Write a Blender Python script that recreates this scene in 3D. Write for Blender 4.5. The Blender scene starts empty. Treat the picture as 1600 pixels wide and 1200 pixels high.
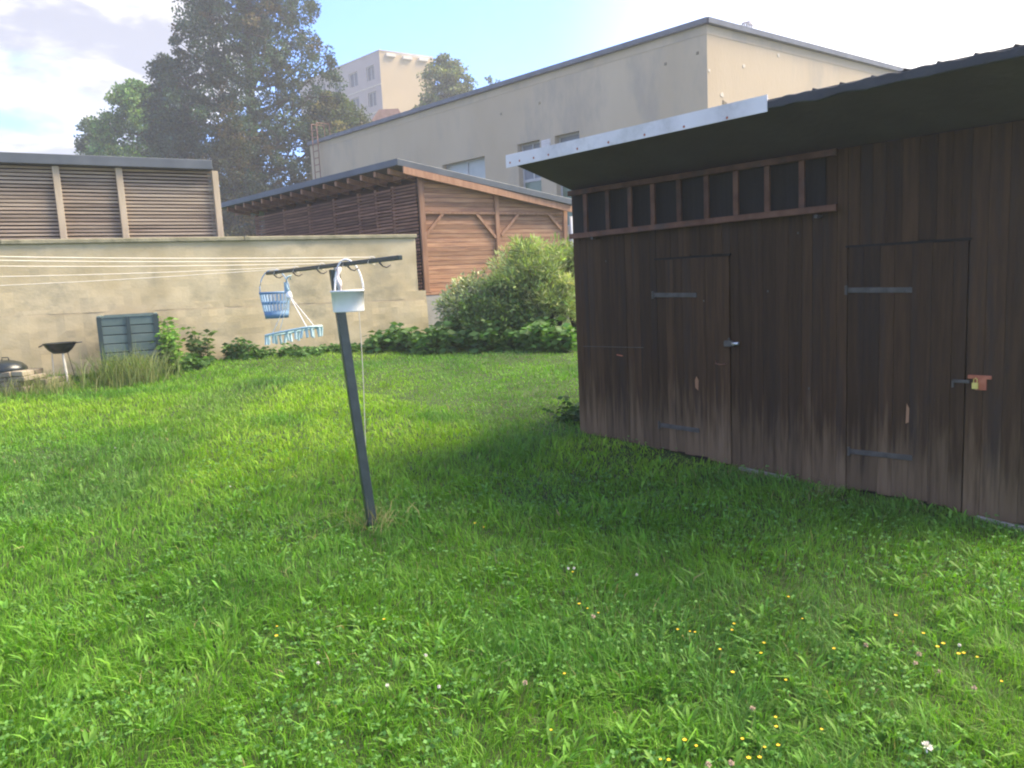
import bpy, math, random
import numpy as np
from mathutils import Vector, noise
random.seed(7); rng = np.random.default_rng(11)
S = bpy.context.scene
COL = S.collection
# ------------------------------------------------------------------ camera, light, exposure
EYE = np.array([0., 0., 1.75]); FOC = 1200.; PIT = math.atan(160/1200); ROL = math.radians(2.8)
fw = np.array([0, math.cos(PIT), -math.sin(PIT)]); r0 = np.array([1., 0, 0]); u0 = np.array([0, math.sin(PIT), math.cos(PIT)])
cr = math.cos(ROL)*r0 - math.sin(ROL)*u0; cu = math.sin(ROL)*r0 + math.cos(ROL)*u0
cam = bpy.data.cameras.new('camera'); co = bpy.data.objects.new('camera', cam); COL.objects.link(co); S.camera = co
from mathutils import Matrix
co.matrix_world = Matrix(((cr[0], cu[0], -fw[0], 0), (cr[1], cu[1], -fw[1], 0), (cr[2], cu[2], -fw[2], 1.75), (0, 0, 0, 1)))
cam.sensor_width = 36; cam.sensor_fit = 'HORIZONTAL'; cam.lens = 36*FOC/1600; cam.clip_end = 3000; cam.clip_start = .05
HAZE = .0026
SUN_AZ = math.radians(13); SUN_EL = math.radians(50)      # azimuth measured from +X towards +Y
sd = Vector((math.cos(SUN_AZ)*math.cos(SUN_EL), math.sin(SUN_AZ)*math.cos(SUN_EL), math.sin(SUN_EL)))
sl = bpy.data.lights.new('sun', 'SUN'); sl.energy = 2.6; sl.angle = math.radians(34); sl.color = (1, .86, .64)
so = bpy.data.objects.new('sun', sl); COL.objects.link(so); so.rotation_euler = sd.to_track_quat('Z', 'Y').to_euler()
S.view_settings.view_transform = 'Standard'; S.view_settings.look = 'None'
S.view_settings.gamma = 1; S.view_settings.use_curve_mapping = False; S.view_settings.exposure = 2.4
S.render.engine = 'CYCLES'; S.cycles.pixel_filter_type = 'BLACKMAN_HARRIS'; S.cycles.filter_width = 2.1
S.cycles.max_bounces = 8; S.cycles.transparent_max_bounces = 8

def ray(x, y): return fw + (x-800)/FOC*cr - (y-600)/FOC*cu
def PY(x, y, d): v = ray(x, y); return EYE + v*d/v[1]
def PZ(x, y, z): v = ray(x, y); return EYE + v*(z-1.75)/v[2]
def PP(x, y, p0, n): v = ray(x, y); return EYE + v*(np.dot(np.array(p0)-EYE, n)/np.dot(v, n))

W = bpy.data.worlds.new('World'); S.world = W; W.use_nodes = True
nt = W.node_tree; N = nt.nodes; L = nt.links; N.clear()
def wn(t, **k):
    n = N.new(t)
    for a, b in k.items(): setattr(n, a, b)
    return n
out = wn('ShaderNodeOutputWorld'); bg = wn('ShaderNodeBackground'); sky = wn('ShaderNodeTexSky', sky_type='NISHITA', sun_disc=False)
sky.sun_elevation = SUN_EL; sky.sun_rotation = math.pi/2 - SUN_AZ; sky.air_density = 1.0; sky.dust_density = .4; sky.ozone_density = 2.0
tc = wn('ShaderNodeTexCoord'); sep = wn('ShaderNodeSeparateXYZ'); L.new(tc.outputs['Generated'], sep.inputs[0])
def m(op, a, b=None, c=None, clamp=False):
    n = wn('ShaderNodeMath', operation=op); n.use_clamp = clamp
    for i, v in enumerate((a, b, c)):
        if v is None: continue
        if isinstance(v, (int, float)): n.inputs[i].default_value = v
        else: L.new(v, n.inputs[i])
    return n.outputs[0]
zz = m('ADD', m('MAXIMUM', sep.outputs[2], 0.0), .22)
cmb = wn('ShaderNodeCombineXYZ'); L.new(m('DIVIDE', sep.outputs[0], zz), cmb.inputs[0]); L.new(m('DIVIDE', sep.outputs[1], zz), cmb.inputs[1])
def cnoise(scale, det, off, rough=.55, dist=0.):
    mp = wn('ShaderNodeMapping'); mp.inputs['Location'].default_value = off; L.new(cmb.outputs[0], mp.inputs[0])
    t = wn('ShaderNodeTexNoise'); t.inputs['Scale'].default_value = scale; t.inputs['Detail'].default_value = det
    t.inputs['Roughness'].default_value = rough; t.inputs['Distortion'].default_value = dist
    L.new(mp.outputs[0], t.inputs['Vector']); return t.outputs[0]
def lobe(px, py, a, b):          # 1 near the direction through that part of the sky, falling to 0
    d = ray(px, py); d = d/np.linalg.norm(d)
    dp = wn('ShaderNodeVectorMath', operation='DOT_PRODUCT'); L.new(tc.outputs['Generated'], dp.inputs[0]); dp.inputs[1].default_value = tuple(d)
    mr = wn('ShaderNodeMapRange', interpolation_type='SMOOTHSTEP'); L.new(dp.outputs['Value'], mr.inputs[0])
    mr.inputs[1].default_value = math.cos(math.radians(b)); mr.inputs[2].default_value = math.cos(math.radians(a)); return mr.outputs[0]
def mixc(f, a, b):
    n = wn('ShaderNodeMix', data_type='RGBA'); L.new(f, n.inputs[0])
    for s, v in ((6, a), (7, b)):
        if isinstance(v, tuple): n.inputs[s].default_value = (*v, 1)
        else: L.new(v, n.inputs[s])
    return n.outputs[2]
gain = wn('ShaderNodeMix', data_type='RGBA', blend_type='MULTIPLY'); gain.inputs[0].default_value = 1
L.new(sky.outputs[0], gain.inputs[6]); gain.inputs[7].default_value = (.42, .60, 1.0, 1)
bank = lobe(-60, 120, 4, 21)
n1 = cnoise(1.7, 9, (.4, 2.2, 0), .55, .3)
n2 = cnoise(5.5, 7, (3.1, .7, 0), .55, .2)
gap = lobe(560, -60, 10, 50)
cov = m('SUBTRACT', m('ADD', m('MULTIPLY_ADD', n1, 1.1, .19), m('MULTIPLY', bank, .33)), m('MULTIPLY', gap, .21))
mk = wn('ShaderNodeMapRange', interpolation_type='SMOOTHSTEP'); L.new(cov, mk.inputs[0]); mk.inputs[1].default_value = .68; mk.inputs[2].default_value = .84
core = wn('ShaderNodeMapRange', interpolation_type='SMOOTHSTEP'); L.new(m('ADD', cov, m('MULTIPLY', m('SUBTRACT', n2, .5), .45)), core.inputs[0]); core.inputs[1].default_value = .72; core.inputs[2].default_value = .90
ccol = mixc(core.outputs[0], (3.7, 3.45, 3.0), (1.35, 1.29, 1.28))
c1 = mixc(m('MULTIPLY', mk.outputs[0], .9), gain.outputs[2], ccol)
veil = lobe(2050, 60, 8, 42)
wisp = cnoise(1.1, 6, (5.5, 1.4, 0), .5, .6)
vf = m('MULTIPLY', veil, m('ADD', m('MULTIPLY', wisp, .9), .55), clamp=True)
c2 = mixc(vf, c1, (4.8, 4.5, 3.9))
L.new(c2, bg.inputs[0]); bg.inputs[1].default_value = .10; L.new(bg.outputs[0], out.inputs[0])

# ------------------------------------------------------------------ materials
def material(name, c1, c2=None, scale=4., rough=.8, bump=.0, bscale=None, stretch=(1, 1, 1), vary=0., metal=0., spec=.3, detail=6,
             low=.35, high=.65, dirt=None, dirt_scale=1.2, coord='Object', transl=0., tint=False, bottom=None, huevar=0.):
    mt = bpy.data.materials.new(name); mt.use_nodes = True; t = mt.node_tree; n = t.nodes; l = t.links
    b = n['Principled BSDF']; b.inputs['Roughness'].default_value = rough; b.inputs['Metallic'].default_value = metal
    b.inputs['Specular IOR Level'].default_value = spec
    c2 = c2 or c1
    tcn = n.new('ShaderNodeTexCoord'); mp = n.new('ShaderNodeMapping'); mp.inputs['Scale'].default_value = stretch
    l.new(tcn.outputs[coord], mp.inputs[0])
    if vary or huevar:
        oi = n.new('ShaderNodeObjectInfo'); ad = n.new('ShaderNodeVectorMath'); ad.operation = 'ADD'
        ml = n.new('ShaderNodeMath'); ml.operation = 'MULTIPLY'; ml.inputs[1].default_value = 37.; l.new(oi.outputs['Random'], ml.inputs[0])
        l.new(mp.outputs[0], ad.inputs[0]); l.new(ml.outputs[0], ad.inputs[1]); vec = ad.outputs[0]
    else: vec = mp.outputs[0]
    nz = n.new('ShaderNodeTexNoise'); nz.inputs['Scale'].default_value = scale; nz.inputs['Detail'].default_value = detail; l.new(vec, nz.inputs['Vector'])
    rp = n.new('ShaderNodeValToRGB'); rp.color_ramp.elements[0].position = low; rp.color_ramp.elements[1].position = high
    rp.color_ramp.elements[0].color = (*c1, 1); rp.color_ramp.elements[1].color = (*c2, 1); l.new(nz.outputs[0], rp.inputs[0]); colr = rp.outputs[0]
    def mx(f, a, bb, bt='MIX'):
        k = n.new('ShaderNodeMix'); k.data_type = 'RGBA'; k.blend_type = bt
        for s, v in ((0, f), (6, a), (7, bb)):
            if isinstance(v, (int, float)): k.inputs[s].default_value = v
            elif isinstance(v, tuple): k.inputs[s].default_value = (*v, 1)
            else: l.new(v, k.inputs[s])
        return k.outputs[2]
    def mr(v, a, bb, c=0., d=1.):
        k = n.new('ShaderNodeMapRange'); k.interpolation_type = 'SMOOTHSTEP'; l.new(v, k.inputs[0])
        for i, q in zip((1, 2, 3, 4), (a, bb, c, d)): k.inputs[i].default_value = q
        return k.outputs[0]
    if dirt:
        d = n.new('ShaderNodeTexNoise'); d.inputs['Scale'].default_value = dirt_scale; d.inputs['Detail'].default_value = 8; d.inputs['Roughness'].default_value = .65
        l.new(vec, d.inputs['Vector']); colr = mx(mr(d.outputs[0], .48, .68, 0, .75), colr, dirt)
    if bottom:   # weathered foot of the boards, an uneven stain
        (z0, z1, bc) = bottom; sx = n.new('ShaderNodeSeparateXYZ'); l.new(tcn.outputs['Object'], sx.inputs[0])
        ad2 = n.new('ShaderNodeMath'); ad2.operation = 'MULTIPLY_ADD'; l.new(nz.outputs[0], ad2.inputs[0]); ad2.inputs[1].default_value = -1.1; l.new(sx.outputs[2], ad2.inputs[2])
        colr = mx(mr(ad2.outputs[0], z0, z1, .85, 0), colr, bc)
    if vary:
        v1 = mr(oi.outputs['Random'], 0, 1, 1-vary, 1+vary)
        cb = n.new('ShaderNodeCombineColor'); [l.new(v1, cb.inputs[i]) for i in range(3)]
        colr = mx(1., colr, cb.outputs[0], 'MULTIPLY')
    if tint:
        at = n.new('ShaderNodeAttribute'); at.attribute_name = 'tint'; colr = mx(1., colr, at.outputs['Color'], 'MULTIPLY')
    l.new(colr, b.inputs['Base Color'])
    if bump:
        bn = n.new('ShaderNodeTexNoise'); bn.inputs['Scale'].default_value = bscale or scale*3; bn.inputs['Detail'].default_value = 8; l.new(vec, bn.inputs['Vector'])
        bp = n.new('ShaderNodeBump'); bp.inputs['Strength'].default_value = bump; bp.inputs['Distance'].default_value = .02
        l.new(bn.outputs[0], bp.inputs['Height']); l.new(bp.outputs[0], b.inputs['Normal'])
    if transl:
        tr = n.new('ShaderNodeBsdfTranslucent'); ms = n.new('ShaderNodeMixShader'); ms.inputs[0].default_value = transl
        tcx = mx(1., colr, (1.1, 1.3, .45), 'MULTIPLY'); l.new(tcx, tr.inputs[0])
        l.new(b.outputs[0], ms.inputs[1]); l.new(tr.outputs[0], ms.inputs[2]); l.new(ms.outputs[0], n['Material Output'].inputs[0])
    return mt
M = {}
M['soil'] = material('soil_and_moss', (.028, .045, .010), (.045, .075, .016), 3, .95, .5, 30)
M['grass'] = material('grass_blade', (1, 1, 1), None, 1, .55, spec=.25, transl=.38, tint=True)
M['leafm'] = material('leaf', (1, 1, 1), None, 1, .6, spec=.25, transl=.3, tint=True)
pk = dict(scale=7, rough=.68, bump=.3, bscale=26, stretch=(5, 5, .35), vary=.24, spec=.18, dirt=(.026, .020, .018), dirt_scale=1.6)
M['shed_plank'] = material('dark_stained_planks', (.036, .0185, .0088), (.056, .029, .0135), bottom=(-.60, .06, (.15, .10, .060)), **pk)
M['shed_plank_top'] = material('dark_stained_planks_upper', (.036, .0185, .0088), (.056, .029, .0135), **pk)
M['shed_batten'] = material('old_batten', (.05, .033, .024), (.11, .08, .055), 8, .75, .3, 30, (6, 6, .4), vary=.3)
M['soffit'] = material('black_underfelt', (.075, .062, .095), (.09, .076, .112), 3, .8, .2, 20)
M['soffit_shade'] = material('painted_soffit_shade', (.013, .012, .0125), (.020, .018, .018), 7, .8, .3, 26, (5, 5, .35))  # shade under the roof overhang, put into the colour
M['felt'] = material('tar_felt', (.035, .038, .045), (.055, .058, .066), 5, .8, .4, 40)
M['white_metal'] = material('white_sheet_trim', (.60, .56, .56), (.72, .68, .67), 3, .5, .1, 8, dirt=(.4, .38, .36), dirt_scale=2)
M['ladder'] = material('rusty_ladder_paint', (.075, .032, .02), (.13, .062, .042), 8, .7, .2, 40, vary=.25, dirt=(.055, .042, .04), dirt_scale=5)
M['grey_iron'] = material('grey_iron', (.06, .055, .05), (.10, .092, .085), 12, .55, .2, 60, metal=.3)
M['steel'] = material('bright_steel', (.5, .5, .52), (.6, .6, .62), 12, .3, metal=.8)
M['brass'] = material('brass', (.62, .48, .14), (.7, .56, .2), 12, .35, metal=.7)
M['rust'] = material('red_rust_plate', (.34, .10, .055), (.42, .15, .085), 20, .75, .2, 60)
M['black'] = material('near_black', (.008, .008, .008), None, 1, .8)
M['concrete'] = material('weathered_concrete', (.45, .36, .205), (.59, .485, .30), 1.3, .92, .16, 22, (1, 1, 1.4), dirt=(.30, .26, .165), dirt_scale=1.1, detail=10)
M['coping'] = material('mossy_coping', (.22, .20, .12), (.34, .30, .19), 3, .9, .4, 30, dirt=(.13, .125, .07), dirt_scale=2)
M['plinth'] = material('grey_plinth', (.28, .27, .24), (.38, .36, .32), 2, .9, .3, 30)
M['render'] = material('facade_render', (.43, .34, .23), (.50, .405, .285), .35, .93, .3, 12, (1, 1, .4), dirt=(.34, .29, .23), dirt_scale=.5, detail=12)
M['larch'] = material('larch_boards', (.32, .16, .085), (.44, .25, .135), 3, .75, .2, 30, (.7, .7, 8), vary=.22, dirt=(.19, .105, .07), dirt_scale=1.8)
M['larch_post'] = material('larch_post', (.28, .145, .08), (.36, .20, .115), 4, .75, .15, 30, (4, 4, .5), vary=.12)
M['slat'] = material('weathered_slats', (.19, .095, .06), (.29, .16, .10), 3, .78, .2, 30, (.7, .7, 8), vary=.25)
M['slat_grey'] = material('pale_weathered_slats', (.30, .23, .16), (.42, .33, .23), 2.2, .8, .2, 30, (.5, .5, 8), vary=.18, dirt=(.17, .12, .09), dirt_scale=1.2)
M['post_pale'] = material('pale_posts', (.38, .30, .20), (.48, .39, .27), 4, .8, .15, 30, (4, 4, .5))
M['back_wood'] = material('reddish_backing', (.07, .04, .03), (.10, .055, .04), 2, .9)
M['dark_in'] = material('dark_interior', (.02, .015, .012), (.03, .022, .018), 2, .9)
M['roofgrey'] = material('grey_sheet_roof', (.085, .095, .10), (.12, .13, .135), 2, .5, .05, 10, metal=.2)
M['roofedge'] = material('blue_grey_flashing', (.08, .09, .11), (.12, .13, .15), 2, .5, metal=.2)
M['glass'] = material('window_glass', (.025, .033, .045), (.04, .05, .065), .8, .3, spec=.2)
M['frosted'] = material('frosted_pane', (.36, .39, .38), (.47, .49, .47), 1.2, .35, .05, 5)
M['blind'] = material('grey_blind', (.15, .17, .20), (.20, .22, .25), 1.2, .5)
M['greenglass'] = material('green_pane', (.10, .16, .12), (.15, .21, .16), 1.2, .2, spec=.5)
M['frame'] = material('grey_window_frame', (.42, .42, .42), (.5, .5, .5), 3, .6)
M['white'] = material('white_plastic', (.72, .71, .68), (.80, .79, .77), 3, .45, spec=.4)
M['whiterag'] = material('faded_pink_cloth', (.62, .52, .54), (.75, .68, .68), 9, .9)
M['line'] = material('washing_line', (.62, .56, .44), (.72, .66, .55), 20, .7)
M['pole'] = material('green_black_paint', (.012, .022, .020), (.022, .036, .033), 14, .4, .1, 60, spec=.45)
M['blue'] = material('blue_plastic', (.11, .20, .33), (.15, .26, .40), 6, .5)
M['bluelight'] = material('pale_blue_plastic', (.24, .36, .48), (.32, .44, .56), 6, .5)
M['teal'] = material('pale_teal_plastic', (.36, .52, .55), (.48, .63, .65), 6, .5)
M['bin'] = material('green_grey_bin', (.095, .135, .12), (.14, .18, .16), 3, .55, .1, 20, vary=.12)
M['bindark'] = material('dark_bin_edge', (.03, .05, .048), (.05, .07, .07), 3, .6)
M['kettle'] = material('black_enamel', (.012, .016, .013), (.02, .025, .02), 8, .3, spec=.5)
M['paleleg'] = material('pale_leg', (.5, .46, .38), (.6, .56, .46), 8, .7)
M['stone'] = material('brown_stones', (.17, .14, .10), (.28, .24, .17), 5, .9, .5, 20, vary=.3)
M['apt_side'] = material('pinkish_panels', (.31, .25, .235), (.36, .30, .275), .3, .9, detail=8)
M['apt_end'] = material('ochre_gable', (.42, .31, .17), (.47, .35, .20), .25, .9, detail=8)
M['apt_trim'] = material('pale_trim', (.55, .48, .38), (.6, .53, .43), 1, .9)
M['brownroof'] = material('brown_net_roof', (.16, .09, .07), (.24, .15, .12), 3, .9, .4, 5)
M['rustiron'] = material('rusty_iron', (.17, .09, .065), (.26, .15, .11), 6, .8)
M['bark'] = material('bark', (.035, .03, .026), (.075, .062, .05), 3, .95, .6, 8, (3, 3, .5))
M['birchbark'] = material('birch_bark', (.4, .38, .34), (.6, .58, .54), 3, .9)
M['stalk'] = material('dry_stalk', (.30, .24, .11), (.42, .35, .17), 9, .8)
M['gstalk'] = material('green_stalk', (.06, .13, .025), (.09, .18, .035), 9, .7)
M['yellow'] = material('yellow_petal', (.75, .47, .02), (.85, .58, .03), 30, .6)
M['cream'] = material('cream_petal', (.62, .56, .47), (.78, .74, .66), 60, .8)
M['pinkish'] = material('faded_clover', (.36, .25, .17), (.50, .38, .28), 60, .8)

# ------------------------------------------------------------------ mesh helpers
V3 = lambda p: np.array(p, float)
class MB:
    def __init__(s): s.v = []; s.f = []; s.k = []
    def quadprism(s, pts, off, k=0):      # polygon swept by a vector
        b = len(s.v); n = len(pts); off = V3(off)
        s.v += [tuple(V3(p)) for p in pts] + [tuple(V3(p)+off) for p in pts]
        s.f += [tuple(b+i for i in range(n))[::-1], tuple(b+n+i for i in range(n))]; s.k += [k, k]
        for i in range(n): j = (i+1) % n; s.f.append((b+i, b+j, b+n+j, b+n+i)); s.k.append(k)
        return s
    def box(s, c, x, y, z, k=0):          # centre and three half vectors
        c, x, y, z = map(V3, (c, x, y, z))
        return s.quadprism([c-x-y-z, c+x-y-z, c+x+y-z, c-x+y-z], 2*z, k)
    def tube(s, pts, r, n=8, k=0, cap=True):
        pts = [V3(p) for p in pts]; rs = r if hasattr(r, '__len__') else [r]*len(pts); b = len(s.v)
        for i, p in enumerate(pts):
            d = pts[min(i+1, len(pts)-1)]-pts[max(i-1, 0)]; d = d/(np.linalg.norm(d)+1e-9)
            a = np.cross(d, (0, 0, 1)) if abs(d[2]) < .95 else np.cross(d, (1, 0, 0)); a = a/np.linalg.norm(a); c = np.cross(d, a)
            for q in range(n): t = 2*math.pi*q/n; s.v.append(tuple(p+(a*math.cos(t)+c*math.sin(t))*rs[i]))
        for i in range(len(pts)-1):
            for q in range(n): w = (q+1) % n; s.f.append((b+i*n+q, b+i*n+w, b+(i+1)*n+w, b+(i+1)*n+q)); s.k.append(k)
        if cap:
            s.f.append(tuple(b+q for q in range(n))[::-1]); s.k.append(k)
            e = b+(len(pts)-1)*n; s.f.append(tuple(e+q for q in range(n))); s.k.append(k)
        return s
    def lathe(s, c, prof, n=24, k=0, axis=None):   # profile (r, z)
        b = len(s.v); c = V3(c)
        for (r, z) in prof:
            for q in range(n): t = 2*math.pi*q/n; s.v.append((c[0]+r*math.cos(t), c[1]+r*math.sin(t), c[2]+z))
        for i in range(len(prof)-1):
            for q in range(n): w = (q+1) % n; s.f.append((b+i*n+q, b+i*n+w, b+(i+1)*n+w, b+(i+1)*n+q)); s.k.append(k)
        return s
    def build(s, name, mats, parent=None, smooth=False, bevel=0., origin=None, label=None):
        if not isinstance(mats, (list, tuple)): mats = [mats]
        o0 = V3(origin) if origin is not None else np.mean(np.array(s.v), 0)
        me = bpy.data.meshes.new(name); me.from_pydata([tuple(V3(p)-o0) for p in s.v], [], s.f)
        for q in mats: me.materials.append(q)
        me.polygons.foreach_set('material_index', s.k)
        if smooth: me.shade_smooth()
        me.update()
        o = bpy.data.objects.new(name, me); COL.objects.link(o); o.location = o0
        if bevel:
            bm_ = o.modifiers.new('bevel', 'BEVEL'); bm_.width = bevel; bm_.segments = 2; bm_.limit_method = 'ANGLE'
        if parent is not None: put(o, parent)
        if label: o['label'] = label
        return o
def wloc(o):
    p = V3(o.location)
    while o.parent: o = o.parent; p = p+V3(o.location)
    return p
def put(o, parent): o.location = V3(o.location)-wloc(parent); o.parent = parent
def tag(o, label=None, cat=None, group=None, kind=None):
    for k, v in (('label', label), ('category', cat), ('group', group), ('kind', kind)):
        if v: o[k] = v
    return o
def empty(name, loc, label, cat, group=None):
    o = bpy.data.objects.new(name, None); o.location = V3(loc); o.empty_display_size = .2; COL.objects.link(o); return tag(o, label, cat, group)
def fastmesh(name, verts, sizes, loops, mats, tint=None, midx=None):
    me = bpy.data.meshes.new(name); me.vertices.add(len(verts)); me.vertices.foreach_set('co', np.ascontiguousarray(verts, np.float32).ravel())
    me.loops.add(len(loops)); me.loops.foreach_set('vertex_index', np.ascontiguousarray(loops, np.int32))
    st = np.concatenate([[0], np.cumsum(sizes)[:-1]]).astype(np.int32)
    me.polygons.add(len(sizes)); me.polygons.foreach_set('loop_start', st)
    if tint is not None:
        a = me.attributes.new('tint', 'FLOAT_COLOR', 'POINT'); c = np.ones((len(verts), 4), np.float32); c[:, :3] = tint; a.data.foreach_set('color', c.ravel())
    for q in (mats if isinstance(mats, (list, tuple)) else [mats]): me.materials.append(q)
    if midx is not None: me.polygons.foreach_set('material_index', midx)
    me.update(calc_edges=True); me.validate()
    o = bpy.data.objects.new(name, me); COL.objects.link(o); return o

def tz(x, y):
    x = np.asarray(x, float); y = np.asarray(y, float)
    z = .055*np.minimum(y, 16.)-.042*np.clip(x-.5, 0, 4)*np.clip((9-y)/3, 0, 1)
    b = .016*np.sin(x*1.7+y*.6+1)+.013*np.sin(y*2.3-x*1.1)+.008*np.sin(x*4.1+y*3.3)
    return z+b*np.clip((16-y)/3, 0, 1)
def nz2(x, y, s, seed):     # cheap vectorised value noise
    r = np.random.default_rng(seed); T = r.random((64, 64)); u = x*s+100; v = y*s+100
    i = np.floor(u).astype(int); j = np.floor(v).astype(int); a = u-i; b = v-j; a = a*a*(3-2*a); b = b*b*(3-2*b)
    g = lambda p, q: T[p % 64, q % 64]
    return (g(i, j)*(1-a)+g(i+1, j)*a)*(1-b)+(g(i, j+1)*(1-a)+g(i+1, j+1)*a)*b

# ------------------------------------------------------------------ ground
xs = np.concatenate([[-190, -120, -50, -30, -20], np.arange(-14, 12.01, .3), [20, 30, 50, 120, 190]])
ys = np.concatenate([[-50, -20, -8], np.arange(-4, 18.01, .3), [24, 40, 80, 120, 185]])
X, Yg = np.meshgrid(xs, ys); vz = tz(X, Yg); nx, ny = len(xs), len(ys)
idx = np.arange(nx*ny).reshape(ny, nx); q = np.stack([idx[:-1, :-1], idx[:-1, 1:], idx[1:, 1:], idx[1:, :-1]], -1).reshape(-1, 4)
g = fastmesh('ground', np.stack([X.ravel(), Yg.ravel(), vz.ravel()], 1), np.full(len(q), 4), q.ravel(), M['soil']); g.data.shade_smooth(); g['kind'] = 'structure'

me_ = bpy.data.meshes.new('haze'); x0_, x1_, y0_, y1_, z0_, z1_ = -200, 200, -60, 190, -5, 34
me_.from_pydata([(x0_, y0_, z0_), (x1_, y0_, z0_), (x1_, y1_, z0_), (x0_, y1_, z0_), (x0_, y0_, z1_), (x1_, y0_, z1_), (x1_, y1_, z1_), (x0_, y1_, z1_)], [], [(3, 2, 1, 0), (4, 5, 6, 7), (0, 1, 5, 4), (1, 2, 6, 5), (2, 3, 7, 6), (3, 0, 4, 7)])
hm = bpy.data.materials.new('haze_air'); hm.use_nodes = True; hn_ = hm.node_tree; hn_.nodes.remove(hn_.nodes['Principled BSDF'])
pv = hn_.nodes.new('ShaderNodeVolumePrincipled'); pv.inputs['Color'].default_value = (.93, .95, .95, 1); pv.inputs['Density'].default_value = HAZE; pv.inputs['Anisotropy'].default_value = .35
hn_.links.new(pv.outputs[0], hn_.nodes['Material Output'].inputs['Volume']); me_.materials.append(hm)
ho = bpy.data.objects.new('haze', me_); COL.objects.link(ho); ho['kind'] = 'stuff'

# ------------------------------------------------------------------ brown shed
C0 = np.array([.61, 6.81, 0]); U = np.array([.695, -.719, 0]); U /= np.linalg.norm(U); NO = np.array([-U[1]*-1, -U[0], 0]); NO = np.array([U[1], -U[0], 0])
def SA(px, py, d=0.): p = PP(px, py, C0+NO*d, NO); return float(np.dot(p-C0, U)), float(p[2])
def SP(a, z, d=0.): p = C0+U*a+NO*d; p = p.copy(); p[2] = z; return p
ZU = np.array([0, 0, 1.])
SL = 3.56; ZW = 2.50
def gz(a, d=0): p = SP(a, 0, d); return float(tz(p[0], p[1]))
shed = empty('brown_shed', SP(0, gz(0)), 'dark brown wooden shed with vertical planks, two doors and an overhanging roof, on the right', 'shed')
d1a, d1b = SA(1031, 560)[0], SA(1145, 560)[0]; d2a, d2b = SA(1325, 600)[0], SA(1511, 600)[0]; DZ = 1.865
def plank(a0, a1, z0, z1, dd=0., parent=shed, mat='shed_plank', th=.022):
    c = (a0+a1)/2; o = MB().box((0, 0, 0), U*((a1-a0)/2-.0006), NO*th/2, ZU*(z1-z0)/2)
    ob = o.build('plank', M[mat], parent, bevel=.0016, origin=(0, 0, -(z1-z0)/2)); ob.location = SP(c, z0, dd+th/2)-wloc(parent); return ob
def runp(a0, a1, z0f, z1, parent=shed, dd=0., w=.088, mat='shed_plank'):
    a = a0
    while a < a1-.02:
        b = min(a1, a+w*random.uniform(.75, 1.25));
        if a1-b < .04: b = a1
        plank(a, b, z0f(a)+random.uniform(-.006, .012), z1+(random.uniform(-.004, .004) if z1 < 2.4 else 0), dd+random.uniform(0, .005), parent, mat); a = b
foot = lambda a: gz(a, .02)-.01 if a < 3.2 else gz(a, .02)+.02
runp(0, d1a, foot, ZW); runp(d1b, d2a, foot, ZW); runp(d2b, SL, foot, ZW)
runp(d1a, d1b, lambda a: DZ+.006, ZW, mat='shed_plank_top'); runp(d2a, d2b, lambda a: DZ+.006, ZW, mat='shed_plank_top')
back = MB().box(SP(SL/2, 1.2, -1.25), U*(SL/2-.01), NO*1.24, ZU*1.2).build('shed_body', M['dark_in'], shed)
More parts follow.
